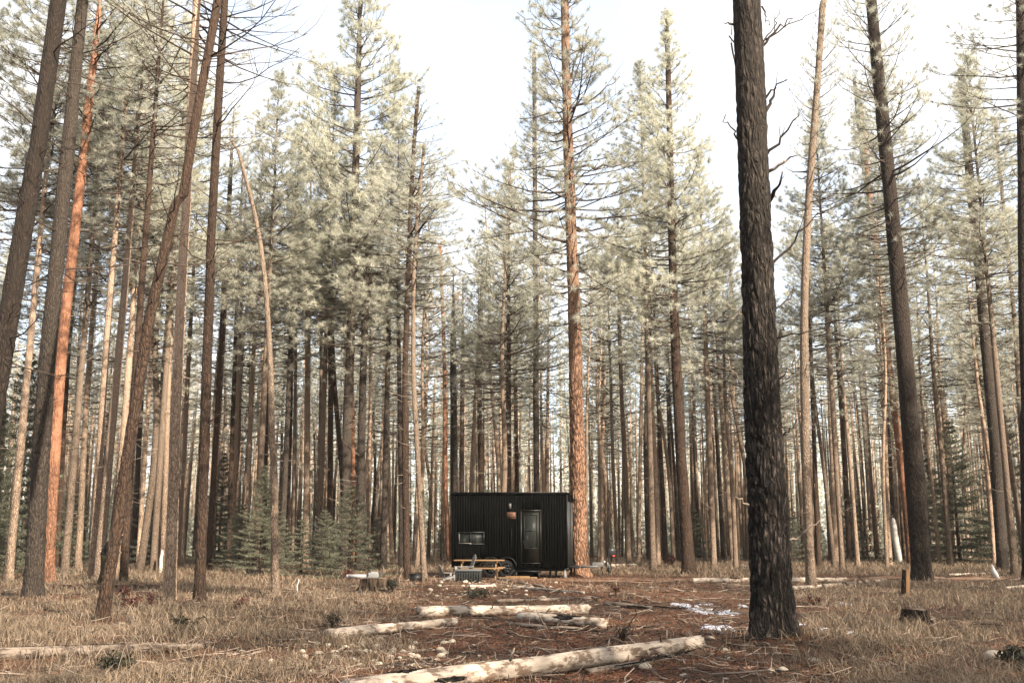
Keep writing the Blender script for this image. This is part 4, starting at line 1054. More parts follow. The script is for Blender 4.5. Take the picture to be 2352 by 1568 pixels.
# picnic table
TY = pt(1115, 1333, 36.9); p = at(1100, 1331)
t = thing('picnic_table', 'honey coloured wooden picnic table in front of the cabin', 'picnic table', (p[0] + .02, 37.1, 0), R(-3))
def bd(nm, c, d, rot=None): g = G(); g.box(c, d, rot); return obj(nm, g, PINEW, t, bevel=.004)
for k in range(5): bd('tabletop_board', (0, -.30 + k * .15, .70), (1.80, .14, .04))
for sy_ in (-1, 1):
    for k in range(2): bd('seat_board', (0, sy_ * (.58 + k * .14), .43), (1.80, .13, .04))
for ex in (-.62, .62):
    for sy_ in (-1, 1): bd('leg', (ex, sy_ * .36, .34), (.045, .10, .76), (R(sy_ * 26), 0, 0))
    bd('seat_support', (ex + .05, 0, .36), (.04, 1.40, .10)); bd('top_support', (ex + .05, 0, .645), (.04, .70, .07))
for ex in (-.34, .34): bd('brace', (ex, 0, .50), (.62, .06, .05), (0, R(-30 if ex < 0 else 30), 0))
# grey adirondack chairs
def adirondack():
    t = thing('adirondack_chair', 'a', 'chair')
    for k in range(5):
        g = G(); x = -.20 + k * .10; h = .78 - .035 * abs(k - 2) ** 1.6
        g.box((x, .30 + .11, .30 + h / 2), (.088, .018, h), (R(-22), 0, 0)); obj('back_slat', g, GREYP, t, bevel=.006)
    for k in range(5):
        g = G(); g.box((0, -.22 + k * .105, .36 - k * .028), (.50, .092, .018), (R(-14), 0, 0)); obj('seat_slat', g, GREYP, t, bevel=.005)
    for s in (-1, 1):
        g = G(); g.box((s * .33, .02, .56), (.13, .72, .022)); obj('armrest', g, GREYP, t, bevel=.008)
        g = G(); g.box((s * .27, -.26, .275), (.03, .11, .55)); obj('leg', g, GREYP, t, bevel=.004)
        g = G(); g.box((s * .27, .18, .20), (.03, .86, .10), (R(-17), 0, 0)); obj('leg', g, GREYP, t, bevel=.004)
    g = G(); g.box((0, .36, .56), (.62, .03, .06)); obj('back_rail', g, GREYP, t)
    return t
ch = adirondack(); p = pt(1064, 1310, 36.2)
ch.location = (p[0], 36.2, 0); ch.rotation_euler = (0, 0, R(-70)); ch.scale = (.8, .8, .88); tag(ch, 'grey slatted adirondack chair with its back rising above the picnic table', 'chair', 'grey adirondack chairs')
c2 = copy_tree(ch); p = at(1030, 1334); c2.location = (p[0], 35.3, 0); c2.rotation_euler = (0, 0, R(115)); c2.scale = (.62, .62, .55); tag(c2, 'grey adirondack chair left of the black storage box, seen from behind', 'chair')
# storage box
p = at(1075, 1337)
t = thing('storage_box', 'black ribbed plastic storage box with a grey lid beside the picnic table', 'storage box', tuple(p), R(-2))
bwid = 58 * mpp(p); bh = 25 * mpp(p)
g = G(); g.box((0, .22, bh / 2), (bwid, .5, bh), taper=1.03); 
for k in range(10): g.box((-bwid / 2 + bwid * (k + .5) / 10, -.045, bh * .47), (bwid * .055, .04, bh * .86))
obj('tub', g, BLACKP, t, bevel=.006)
g = G(); g.box((0, .22, bh + .035), (bwid * 1.07, .6, .07), taper=.97); obj('lid', g, LIDG, t, bevel=.02)
# fire box between two slim pines
p = at(955, 1336)
t = thing('fire_ring_box', 'low black box standing between two slim pines left of the cabin', 'box', tuple(p), R(5))
g = G(); s_ = mpp(p); w_ = 28 * s_; h_ = 17 * s_
g.box((-w_ / 2, .15, h_ / 2), (.03, .4, h_)); g.box((w_ / 2, .15, h_ / 2), (.03, .4, h_)); g.box((0, -.05, h_ / 2), (w_ - .035, .02, h_)); g.box((0, .35, h_ / 2), (w_ - .035, .02, h_)); g.box((0, .15, .03), (w_ - .04, .38, .03))
obj('box_walls', g, BLKMET, t)
g = G(); g.box((0, .15, h_ - .035), (w_ - .05, .03, .015), (0, 0, 0)); g.box((0, .15, h_ + .012), (w_ + .03, .44, .018)); obj('lid', g, BLKMET, t)

# ------------------------------------------------------------------ logs, stumps, snags
def log(label, a, b, wa, wb, mat, stubs=0, patches=0, bow=0.0, seg=18, lift=0.0, cat='log', name='fallen_log', dark_end=False, za=0.0, zb=0.0):
    A = at(*a); B = at(*b); ra = wa * mpp(A) / 2; rb = wb * mpp(B) / 2
    A[2] += ra * .85 + za; B[2] += rb * .85 + zb
    root = thing(name, label, cat, tuple(A)); d = Vector(B - A); L = d.length
    root.rotation_mode = 'QUATERNION'; root.rotation_quaternion = d.to_track_quat('Z', 'Y')
    n = max(8, int(L / .10)); rng = np.random.default_rng(abs(int(a[0])) + 5)
    z = np.linspace(0, L, n); a_ = np.linspace(0, 2 * math.pi, seg, endpoint=False); AA, ZZ = np.meshgrid(a_, z)
    rad = (ra + (rb - ra) * ZZ / L) * (1 + .05 * np.sin(2 * AA + ZZ * 1.3) + .04 * np.sin(3 * AA - ZZ * 2.9 + 1) + .03 * rng.normal(size=AA.shape).cumsum(0) * .3 / max(1, n ** .5) + .012 * rng.normal(size=AA.shape))
    cx = ra * .25 * np.sin(ZZ * 1.1 + 1) + 0 * ZZ; cyv = bow * np.sin(math.pi * ZZ / L)
    ze = ZZ.copy(); ze[0] += ra * .25 * rng.normal(size=seg); ze[-1] += rb * .25 * rng.normal(size=seg)
    V = np.stack([cx + rad * np.cos(AA), cyv + rad * np.sin(AA), ze], -1).reshape(-1, 3)
    i = np.arange(n - 1)[:, None] * seg; j = np.arange(seg)[None, :]; k = (j + 1) % seg
    g = G(); V = np.vstack([V, [cx[0, 0], cyv[0, 0], .02], [cx[-1, 0], cyv[-1, 0], L - .02]])
    jj = np.arange(seg); kk = (jj + 1) % seg
    g.add(V, np.vstack([np.stack([kk, jj, np.full(seg, n * seg)], 1), np.stack([(n - 1) * seg + jj, (n - 1) * seg + kk, np.full(seg, n * seg + 1)], 1)]), np.stack([i + j, i + k, i + seg + k, i + seg + j], -1).reshape(-1, 4))
    obj('wood', g, mat, root, smooth=True)
    up = root.rotation_quaternion.inverted() @ Vector((0, 0, 1)); ua = math.atan2(up.y, up.x)
    for s in range(stubs):
        g = G(); zz = L * (.08 + .84 * rng.random()); q = ua + rng.normal() * .6; h = np.array([math.cos(q), math.sin(q), rng.normal() * .35]); r0 = ra * .13
        c = np.array([0, 0, zz]); l = ra * (1.5 + 1.3 * rng.random())
        g.tube([c + h * ra * .7, c + h * l * .8, c + h * l], [r0, r0 * .75, r0 * .4], 7); obj('branch_stub', g, LIMB if s % 2 else DEADLIMB, root, smooth=True)
    for s in range(patches):
        g = G(); z0 = L * (.05 + .85 * rng.random()); ln = .25 + .7 * rng.random(); q0 = ua + rng.normal() * .9; wq = .6 + .6 * rng.random(); nu, nv = 10, 7; V = []
        for u in range(nu):
            for v in range(nv):
                fu = u / (nu - 1); e = math.sin(math.pi * fu) ** .4; q = q0 + (v / (nv - 1) - .5) * wq * e * (1 + .25 * rng.normal())
                zz = z0 + ln * fu + .03 * rng.normal(); r_ = (ra + (rb - ra) * min(1, zz / L)) * 1.07 + .006 * rng.random()
                edge = .018 if v in (0, nv - 1) else 0
                V.append((ra * .25 * math.sin(zz * 1.1 + 1) + (r_ - edge) * math.cos(q), bow * math.sin(math.pi * zz / L) + (r_ - edge) * math.sin(q), zz))
        f = [[u * nv + v, u * nv + v + 1, (u + 1) * nv + v + 1, (u + 1) * nv + v] for u in range(nu - 1) for v in range(nv - 1)]
        g.add(V, None, f); o = obj('bark_patch', g, BK['burnt'] if dark_end else BK['dark'], root, smooth=True)
        sm = o.modifiers.new('solidify', 'SOLIDIFY'); sm.thickness = .012
    return root
log('long debarked pale log crossing the foreground, running out at the bottom edge', (800, 1612), (1612, 1489), 56, 32, LOGW, 7, 4, seg=28, dark_end=True)
log('short smooth pale log lying left of the log pair, broken ragged at its left end', (757, 1470), (1042, 1435), 29, 18, LOGW, 1, 1, seg=22)
log('thick pale log with torn bark, rear one of the central log pair', (962, 1413), (1349, 1409), 26, 22, LOGW, 2, 6, seg=22)
log('pale log with a charred right end, front one of the central log pair', (1190, 1424), (1388, 1442), 22, 24, LOGW, 3, 3, seg=22, dark_end=True)
log('grey branchy log rotting under the front of the central log pair', (1165, 1436), (1335, 1452), 9, 13, LOGG, 5, 2)
log('grey weathered pole beneath the foreground log on its right part', (1350, 1552), (1545, 1516), 18, 13, LOGG, 3, 4, dark_end=True)
log('thin bleached pole slanting down to the right, nearest the cabin', (1178, 1351), (1342, 1364), 8, 7, LOGW, 0, 1)
log('thin grey log just above the central log pair', (1140, 1384), (1356, 1379), 9, 10, LOGG, 4, 3, dark_end=True)
log('grey splintered branch lying before the picnic table', (1142, 1332), (1218, 1346), 8, 6, LOGG, 4, 1)
log('short bleached branch below the black storage box', (1078, 1350), (1138, 1349), 8, 7, LOGW, 0, 0)
log('short pale branch right of the bleached one below the storage box', (1226, 1345), (1262, 1352), 6, 6, LOGG, 1, 0)
log('long grey log pressed into litter right of the central log pair', (1390, 1393), (1500, 1399), 12, 9, LOGG, 2, 2)
log('straight bleached log along the track, passing behind the burnt trunk', (1590, 1339), (1945, 1336), 13, 11, LOGW, 1, 1)
log('bleached pole in front of the straight log, right of the burnt trunk', (1822, 1349), (1895, 1350), 10, 9, LOGW, 1, 0)
log('silver split log ending near the cut post at the right', (1893, 1351), (2034, 1337), 11, 10, LOGG, 2, 2)
log('pale log lying behind the black rack', (1404, 1301), (1462, 1299), 7, 6, LOGW, 0, 0)
log('pale log between the red-brown pine and the burnt trunk, far back', (1700, 1302), (1752, 1306), 6, 5, LOGW, 1, 0)
log('bleached log among rubble right of the stout dark pine', (2180, 1322), (2262, 1319), 6, 6, LOGW, 2, 1)
log('pinkish log lying behind the even grey-brown pine', (2318, 1318), (2372, 1314), 8, 8, LOGG, 2, 1)
log('short white split log at the right edge of the picture', (2312, 1354), (2368, 1349), 8, 9, LOGW, 0, 0)
log('long pink-grey log arching through the grass at the lower left', (-60, 1520), (466, 1484), 34, 17, LOGG, 4, 4, bow=0.0, seg=22)
log('dark rotten log lying behind the leaning pine', (122, 1352), (378, 1353), 10, 12, LOGB, 2, 3)
log('thin straight log sunk in the grass below the left pine trunks', (336, 1391), (740, 1411), 9, 8, LOGB, 3, 2)
log('small dark branch lying right of the bent pale pine', (632, 1346), (682, 1330), 4, 3, LIMB, 2, 0, cat='branch', name='fallen_branch')
log('black bark slab lying on red litter near the bottom centre-left', (765, 1548), (905, 1532), 11, 9, LOGB, 1, 2, cat='bark slab', name='bark_slab')

def stump(label, px, py, w, h, split=False, mat=ROTTEN, top=CUT, cat='stump', wt=.92):
    p = at(px, py); m = mpp(p); r = w * m / 2; H = h * m; seg = 26
    root = thing('tree_stump', label, cat, (p[0], p[1] + r * .7, p[2]))
    rng = np.random.default_rng(px); ph = rng.random(5) * 6.28
    a = np.linspace(0, 2 * math.pi, seg, endpoint=False); zz = np.array([-.1, .02, .1, .25, .45, .7, .9, 1.0]) * H
    AA, ZZ = np.meshgrid(a, zz)
    RR = r * (1 + .35 * np.exp(-np.clip(ZZ, 0, 9) / (H * .25)) * (1 + .6 * np.sin(4 * AA + ph[0]))) * (1 + .07 * np.sin(5 * AA + ph[1]) + .05 * np.sin(9 * AA + ph[2]) + .03 * rng.normal(size=AA.shape)) * (1 - (1 - wt) * ZZ / H)
    ZZ = ZZ.copy(); ZZ[-1] += .06 * H * np.sin(AA[-1] * 2 + ph[3])
    n = len(zz); V = np.stack([RR * np.cos(AA), RR * np.sin(AA), ZZ], -1).reshape(-1, 3)
    i = np.arange(n - 1)[:, None] * seg; j = np.arange(seg)[None, :]; k = (j + 1) % seg
    g = G(); g.add(V, None, np.stack([i + j, i + k, i + seg + k, i + seg + j], -1).reshape(-1, 4)); obj('stump_side', g, mat, root, smooth=True)
    V = np.vstack([np.stack([RR[-1] * .985 * np.cos(a), RR[-1] * .985 * np.sin(a), ZZ[-1] - .004], 1), [[0, 0, H * .97]]]); jj = np.arange(seg)
    g = G(); g.add(V, np.stack([jj, (jj + 1) % seg, np.full(seg, seg)], 1)); obj('cut_top', g, top, root)
    return root, p, m, r, H
st1, p1, m1, r1_, H1 = stump('wide low rotten stump with a pale chainsaw lying on it', 858, 1361, 68, 32, wt=.97)
stump('cut stump with a flat tan top in the grass at the right', 2110, 1433, 58, 31, mat=BK['dark'])
stump('small dark stump at the edge of the trees at the left', 577, 1322, 30, 16, mat=BK['burnt'], top=ROTTEN)
stump('jagged dark stump stub in the grass left of the leaning pine foot', 140, 1392, 12, 24, wt=.4)
# chainsaw on the stump
cs = thing('chainsaw', 'white and grey chainsaw lying on the wide rotten stump, bar to the left', 'chainsaw', (p1[0] + (-12) * m1, p1[1] + r1_ * .5, p1[2] + H1 + .0), R(-4))
g = G(); g.box((.10, 0, .085), (.30, .20, .15)); g.box((.13, 0, .17), (.2, .14, .04)); obj('engine_body', g, plain('saw_body', (.20, .195, .185), .6, var=.3, scale=30), cs, bevel=.02)
g = G(); g.box((-.33, -.06, .065), (.58, .012, .10)); g.tube([(-.62, -.066, .065), (-.62, -.054, .065)], [.05, .05], 14); obj('guide_bar', g, plain('bar_steel', (.24, .235, .23), .4), cs)
g = G(); g.tube([(-.03, -.11, .08), (-.03, -.11, .20), (-.02, 0, .24), (-.02, .11, .20), (-.02, .11, .08)], .012, 8); obj('front_handle', g, BLACKP, cs, smooth=True)
g = G(); g.tube([(.20, 0, .15), (.32, 0, .17), (.38, 0, .10), (.34, 0, .04), (.22, 0, .04)], .014, 8); obj('rear_handle', g, GREYMET, cs, smooth=True)

def snag(label, a, b, wa, wb, mat, name='dead_snag', cat='snag', round_top=True):
    A = at(*a); B = pt(b[0], b[1], A[1]); root = thing(name, label, cat, tuple(A)); d = B - A
    ra, rb = wa * mpp(A) / 2, wb * mpp(A) / 2
    g = G(); u = [-.06, .3, .6, .85, .96, 1.0] if round_top else [-.06, .3, .6, .9, 1.0]
    rr = [ra, ra * .7 + rb * .3, (ra + rb) / 2, rb, rb * .7, rb * .15] if round_top else [ra, ra, ra, rb, rb * .9]
    g.tube([d * q + np.array([.02 * math.sin(q * 9), 0, 0]) for q in u], rr, 14); obj('wood', g, mat, root, smooth=True); return root
snag('white barkless snag with a rounded tip leaning beside the stout dark pine', (2065, 1292), (2050, 1188), 16, 12, plain('white_wood', (.40, .385, .35), .8, var=.12))
snag('short white leaning stub at the foot of the even grey-brown pine', (2290, 1328), (2276, 1295), 14, 5, plain('white_wood2', (.42, .41, .385), .8, var=.12))
snag('pale broken pole standing right of the cream sunlit twin pines', (368, 1316), (372, 1262), 8, 6, plain('grey_wood', (.42, .38, .33), .8))
snag('thin white stick standing in the grass right of the bent pale pine', (681, 1369), (685, 1328), 4, 3, WHITEP, 'marker_stick', 'stick')
snag('tall broken cream snag beside the upright pale-topped pine', (372, 1312), (396, 660), 14, 9, BK['pale'], cat='snag')
snag('thin pale stick leaning right of the leaning pine foot', (345, 1342), (326, 1318), 3, 2, DEADLIMB, 'stick', 'stick')
# cut post with a fresh orange face
p = at(2086, 1366); p[1] += .1; m = mpp(p); root = thing('cut_post', 'short cut post with a fresh orange split face at the right', 'post', tuple(p))
g = G(); g.tube([(0, .1, -.1), (.03, .1, .35), (.07, .1, 60 * m)], [10.5 * m, 9 * m, 8 * m], 12); obj('bark_side', g, BK['dark'], root, smooth=True)
g = G(); g.box((.05, .1 - 8.2 * m, 31 * m), (9 * m, .05, 58 * m), rot=(0, R(5), 0)); obj('split_face', g, CUTO, root, bevel=.01)

# ------------------------------------------------------------------ stones and snow
def stone_mesh(seed):
    import bmesh
    bm = bmesh.new(); bmesh.ops.create_icosphere(bm, subdivisions=3, radius=1)
    rng = random.Random(seed); o = Vector((rng.random() * 50, rng.random() * 50, 0)); s = Vector((1, .65 + .3 * rng.random(), .5 + .2 * rng.random()))
    for v in bm.verts:
        q = v.co.copy(); d = 1 + .22 * mnoise.noise(q * 1.1 + o) + .06 * mnoise.noise(q * 3 + o); v.co = Vector((q.x * s.x, q.y * s.y, q.z * s.z)) * d
    me = bpy.data.meshes.new('stone'); bm.to_mesh(me); bm.free()
    for f in me.polygons: f.use_smooth = True
    me.materials.append(STONE); return me
SM = [stone_mesh(i) for i in range(6)]
def stone(px, py, w, lab, grp=None, k=0):
    p = at(px, py); r = w * mpp(p) / 2
    o = bpy.data.objects.new('stone', SM[k % 6]); COL.objects.link(o)
    o.location = (p[0], p[1], p[2] + r * .3); o.scale = (r, r, r); o.rotation_euler = (0, 0, px * 1.3)
    tag(o, lab, 'stone', grp); return o
for k, (px, py, w, lab) in enumerate([
    (1482, 1536, 34, 'smooth oval tan stone tucked under the right part of the foreground log'), (1633, 1470, 18, 'tan stone just right of the foreground log end'),
    (1772, 1545, 26, 'left one of two touching cream stones below the burnt trunk'), (1800, 1543, 28, 'right one of two touching cream stones below the burnt trunk'),
    (1870, 1523, 34, 'flat pale stone low right of the burnt trunk'), (2285, 1520, 55, 'largest grey-white boulder at the lower right edge'),
    (872, 1470, 20, 'pale stone under the middle of the short smooth log'), (700, 1512, 22, 'cream stone at the left end of the stone scatter'),
    (945, 1490, 22, 'round bright stone left of the foreground log'), (1038, 1478, 24, 'grey oval stone below the gap between the logs'), (865, 1488, 26, 'broad low cream stone below the short smooth log')]):
    stone(px, py, w, lab, None, k)
rs_ = random.Random(9)
for k in range(150):
    if k < 95: px, py = rs_.gauss(910, 150), rs_.uniform(1478, 1566)
    elif k < 130: px, py = rs_.gauss(1110, 110), rs_.uniform(1338, 1372)
    else: px, py = rs_.uniform(560, 2300), rs_.uniform(1490, 1566)
    w = rs_.uniform(9, 24) * (1 if py > 1400 else .6)
    if k < 95: lab, grp = 'small cream stone scattered between the short smooth log and the bottom edge', 'stones scattered in the left centre'
    elif k < 130: lab, grp = 'small pale stone in the rubble strip before the picnic table', 'stones before the picnic table'
    else: lab, grp = 'small stray stone on the open foreground litter', 'stray foreground stones'
    stone(px, py, w, lab, grp, k)
def snow(px, py, w, h, lab, seed):
    p = at(px, py); m = mpp(p); wx = w * m / 2; q = at(px, py - h); wy = max(.12, (q[1] - p[1]) / 2)
    rng = np.random.default_rng(seed); n = 60; V = [(0, 0, .022)]; a = np.linspace(0, 6.283, n, endpoint=False)
    rr = 1 + .28 * np.sin(3 * a + seed) + .22 * np.sin(7 * a + seed * 2) + .16 * rng.normal(size=n)
    for f_, zz in ((.55, .022), (.85, .014), (1.0, -.03)):
        for t, r_ in zip(a, rr): V.append((wx * f_ * r_ * math.cos(t), wy * f_ * r_ * math.sin(t), zz + .006 * rng.normal()))
    V = np.array(V); gx = V[:, 0] + p[0]; gy = V[:, 1] + p[1] + wy; V[:, 2] += gz(gx, gy) - p[2]; V[:, 1] += wy
    j = np.arange(n); k = (j + 1) % n
    f3 = np.stack([np.zeros(n, int), 1 + j, 1 + k], 1); f4 = np.vstack([np.stack([1 + s * n + j, 1 + (s + 1) * n + j, 1 + (s + 1) * n + k, 1 + s * n + k], 1) for s in range(2)])
    g = G(); g.add(V, f3, f4); o = obj('snow_patch', g, SNOW, None, smooth=True); o.location = p; tag(o, lab, 'snow patch')
for i, (a_, b_, c_, d_, l_) in enumerate([(1578, 1392, 40, 6, 'small snow patch farthest left of the snow remnants'), (1626, 1390, 34, 4, 'thin snow strip at the top of the snow remnants'), (1636, 1410, 55, 12, 'ragged snow patch in the middle of the snow remnants'),
        (1682, 1413, 62, 8, 'long snow patch reaching towards the burnt trunk'), (1640, 1444, 40, 7, 'narrow snow streak nearer the foreground log'), (1676, 1446, 34, 9, 'brightest snow blob nearest the foreground log'), (1716, 1394, 14, 3, 'tiny snow crumb touching the left side of the burnt trunk'),
        (1850, 1438, 30, 4, 'thin snow streak just right of the burnt trunk foot'), (1893, 1448, 24, 4, 'small snow streak in grass right of the burnt trunk'), (1955, 1391, 26, 5, 'small snow patch in front of the cut stump region'), (2055, 1444, 44, 5, 'snow streak directly below the flat-topped stump'), (1960, 1456, 20, 5, 'snow crumb between burnt trunk and flat-topped stump')]):
    snow(a_, b_, c_, d_, l_, i)

# ------------------------------------------------------------------ shrubs
def shrub(label, px, py, w, h, mat, n=60, leaf=.05, seed=1, cat='shrub', stems=14, name='shrub'):
    p = at(px, py); m = mpp(p); rng = np.random.default_rng(seed + int(px)); root = thing(name, label, cat, tuple(p)); B = G(); P = []
    for s in range(stems):
        a = rng.random() * 6.28; r_ = w * m / 2 * rng.random() ** .5; hh = h * m * (.5 + .5 * rng.random())
        e = np.array([r_ * math.cos(a), r_ * math.sin(a), hh]); mid = e * np.array([.4, .4, .6]); B.tube([(0, 0, 0), mid, e], [.005, .004, .002], 4)
        for q in range(n // stems + 1): u = .35 + .65 * rng.random(); P.append((mid * (1 - u) + e * u) + rng.normal(size=3) * leaf * .9)
    obj('stems', B, LIMB, root)
    P = np.array(P); P[:, 2] = np.abs(P[:, 2]); N = len(P); u = rnd_unit(N, rng); v = np.cross(u, rnd_unit(N, rng)); v /= np.linalg.norm(v, axis=1)[:, None]
    L = leaf * (.6 + .6 * rng.random((N, 1)))
    V = np.stack([P - u * L, P + v * L * .45, P + u * L, P - v * L * .45], 1).reshape(-1, 3); g = G(); g.add(V, None, np.arange(N * 4).reshape(-1, 4))
    obj('leaves', g, mat, root, tint=np.repeat(rng.random(N), 4)); return root
shrub('low dark evergreen shrub above the right end of the arching pink-grey log', 428, 1458, 72, 42, LEAFD, 260, .032)
shrub('dark leafy shrub at the bottom left corner area', 268, 1550, 90, 45, LEAFD, 280, .035)
shrub('small dark shrub left of the short smooth log', 762, 1440, 40, 30, LEAFD, 110, .03)
shrub('dark weed growing against the right side of the wide rotten stump', 902, 1362, 22, 30, LEAFD, 130, .05)
shrub('purple-leaved shrub at the foot of the leaning pine', 300, 1412, 40, 46, LEAFR, 170, .04)
shrub('thin red-leaved weed right of the leaning pine foot', 345, 1405, 26, 48, LEAFR, 90, .035)
shrub('red-leaved weed behind the leaning pine foot', 283, 1378, 30, 34, LEAFR, 120, .045)
shrub('reddish shrub in the grass below the dark brown pine', 553, 1400, 36, 30, LEAFR, 110, .035)
shrub('green and red ground shrub in the rubble before the storage box', 1085, 1374, 100, 20, LEAFD, 300, .04)
shrub('red-leaved bush standing left of the red-brown pine', 1536, 1302, 30, 26, LEAFR, 110, .09)
shrub('faint red shrub right of the wide stump, towards the fire box', 800, 1334, 44, 28, LEAFR, 110, .06)
shrub('thin brown weed in front of the right part of the pale log pair', 1415, 1368, 26, 22, LEAFR, 60, .04)
shrub('dark brown twiggy bush left of the end of the foreground log', 1432, 1476, 48, 44, LEAFD, 50, .03, stems=26)
shrub('greenish sprig beside the white leaning snag', 2035, 1300, 34, 26, LEAFD, 120, .08)
shrub('dark shrub half out of the picture at the lower right', 2340, 1540, 70, 45, LEAFD, 260, .05)
shrub('red weed at the foot of the slim wavy pine', 1868, 1392, 34, 20, LEAFR, 90, .04)

# ------------------------------------------------------------------ ground cover
def scatter(n, y0, y1, seed, pw=1.0):
    rng = np.random.default_rng(seed)
    u = rng.random(n); y = y0 * (y1 / y0) ** (u ** pw); x = (rng.random(n) * 2 - 1) * (y * .54 + .6); return x, y, rng
def vnoise(x, y, s, seed=0):
    return .5 + .5 * (np.sin(x * s + 1.3 * np.sin(y * s * .7 + seed)) * np.sin(y * s * 1.1 + 1.7 * np.sin(x * s * .6 + seed * 2)))
def ontrack(x, y): 
    c = 37.3 + .006 * (tx_c(x)) ; return (x > -4) & (np.abs(y - (37.3 + .006 * (x - 2) ** 2 - .04 * x)) < 1.75)
def tx_c(x): return x
def blades(x, y, h, w, lean, rng, seg2=True):
    n = len(x); z = gz(x, y); a = rng.random(n) * 6.283; b = rng.random(n) * 6.283
    wx, wy = np.cos(a) * w / 2, np.sin(a) * w / 2; lx, ly = np.cos(b) * lean, np.sin(b) * lean
    V = np.empty((n, 5, 3))
    V[:, 0] = np.stack([x - wx, y - wy, z - .01], 1); V[:, 1] = np.stack([x + wx, y + wy, z - .01], 1)
    V[:, 2] = np.stack([x + lx * .35 + wx * .8, y + ly * .35 + wy * .8, z + h * .6], 1); V[:, 3] = np.stack([x + lx * .35 - wx * .8, y + ly * .35 - wy * .8, z + h * .6], 1)
    V[:, 4] = np.stack([x + lx, y + ly, z + h * (.95 - .3 * rng.random(n))], 1)
    i = np.arange(n) * 5; f4 = np.stack([i, i + 1, i + 2, i + 3], 1); f3 = np.stack([i + 3, i + 2, i + 4], 1)
    t = np.repeat(rng.random(n), 5); return V.reshape(-1, 3), f3, f4, t
CLEAR = [(*at(858, 1357)[:2], .62), (*at(2110, 1431)[:2], .45), (*at(577, 1322)[:2], .6), (*at(2086, 1366)[:2], .3), (*at(1075, 1337)[:2], .8), (*at(955, 1336)[:2], .5)]
def grassmask(x, y):
    r_ = x / y
    left = 1 / (1 + np.exp((r_ + .13) * 26)); right = 1 / (1 + np.exp(-(r_ - .30) * 26)); back = np.clip((y - 30) / 12, 0, 1) * .8
    m = np.maximum(np.maximum(left, right), np.maximum(back, .13))
    return m * (.12 + .88 * vnoise(x, y, 1.1, 2) ** 1.3) * (.3 + .7 * vnoise(x, y, 3.3, 5)) * 1.5
x, y, rng = scatter(480000, 7.5, 75, 3)
keep = (rng.random(len(x)) < grassmask(x, y)) & ~ontrack(x, y) & ~((x > 1.5) & (x < 5) & (y > 33.5) & (y < 41)) & ~((x > -2.9) & (x < 2.6) & (y > 38.2) & (y < 41.5))
for cx_, cy_, cr_ in CLEAR: keep &= (x - cx_) ** 2 + ((y - cy_ + cr_ * .9) * .7) ** 2 > cr_ ** 2
x, y = x[keep], y[keep]; n = len(x)
h = (.05 + .30 * rng.random(n) ** 1.7 * (.15 + 1.1 * vnoise(x, y, .9, 9))) * np.where(y > 30, 1.15, 1.0) * np.where((x / y > -.1) & (x / y < .27) & (y < 30), .6, 1)
V, f3, f4, t = blades(x, y, h, .0028 + .00042 * y, h * (.3 + 1.5 * rng.random(n)), rng)
g = G(); g.add(V, f3, f4); tag(obj('grass', g, GRASS, tint=t), 'dry straw coloured grass over the forest floor', None, kind='stuff')
x, y, rng = scatter(40000, 7.5, 40, 23)
keep = vnoise(x, y, 1.7, 4) * vnoise(x, y, 4.1, 1) > .62; x, y = x[keep], y[keep]; n = len(x)
h = .04 + .10 * rng.random(n); V, f3, f4, t = blades(x, y, h, .003 + .0003 * y, h * .7, rng); g = G(); g.add(V, f3, f4)
tag(obj('green_tufts', g, GRASSG, tint=t), 'thin dull green tufts between the dry grass', None, kind='stuff')
# fallen needles
def slivers(x, y, L, w, rng, lift=.025):
    n = len(x); a = rng.random(n) * 6.283; c, s = np.cos(a), np.sin(a); z = gz(x, y) + .004 + lift * rng.random(n); dz = (rng.random(n) - .4) * .05
    V = np.empty((n, 4, 3)); k = (rng.random(n) - .5) * .5 * L
    V[:, 0] = np.stack([x - c * L / 2, y - s * L / 2, z], 1); V[:, 2] = np.stack([x + c * L / 2, y + s * L / 2, z + dz], 1)
    mx_, my_ = x - s * k * .5, y + c * k * .5
    V[:, 1] = np.stack([mx_ + s * w / 2, my_ - c * w / 2, z + .012], 1); V[:, 3] = np.stack([mx_ - s * w / 2, my_ + c * w / 2, z + .016], 1)
    return V.reshape(-1, 3), np.arange(n * 4).reshape(-1, 4), np.repeat(rng.random(n), 4)
x, y, rng = scatter(270000, 7.5, 45, 77)
r_ = x / y; cen = np.exp(-((r_ - .06) / .26) ** 2) + .9 / (1 + np.exp(-(r_ - .2) * 14)) * np.clip((17 - y) / 6, 0, 1) + .2
keep = rng.random(len(x)) < cen * (.25 + .75 * vnoise(x, y, 1.6, 3)); x, y = x[keep], y[keep]; n = len(x)
V, f, t = slivers(x, y, .07 + .10 * rng.random(n), .004 + .00045 * y, rng); g = G(); g.add(V, None, f)
tag(obj('needle_litter', g, LITTER, tint=t), 'rust brown fallen pine needles and twiglets', None, kind='stuff')
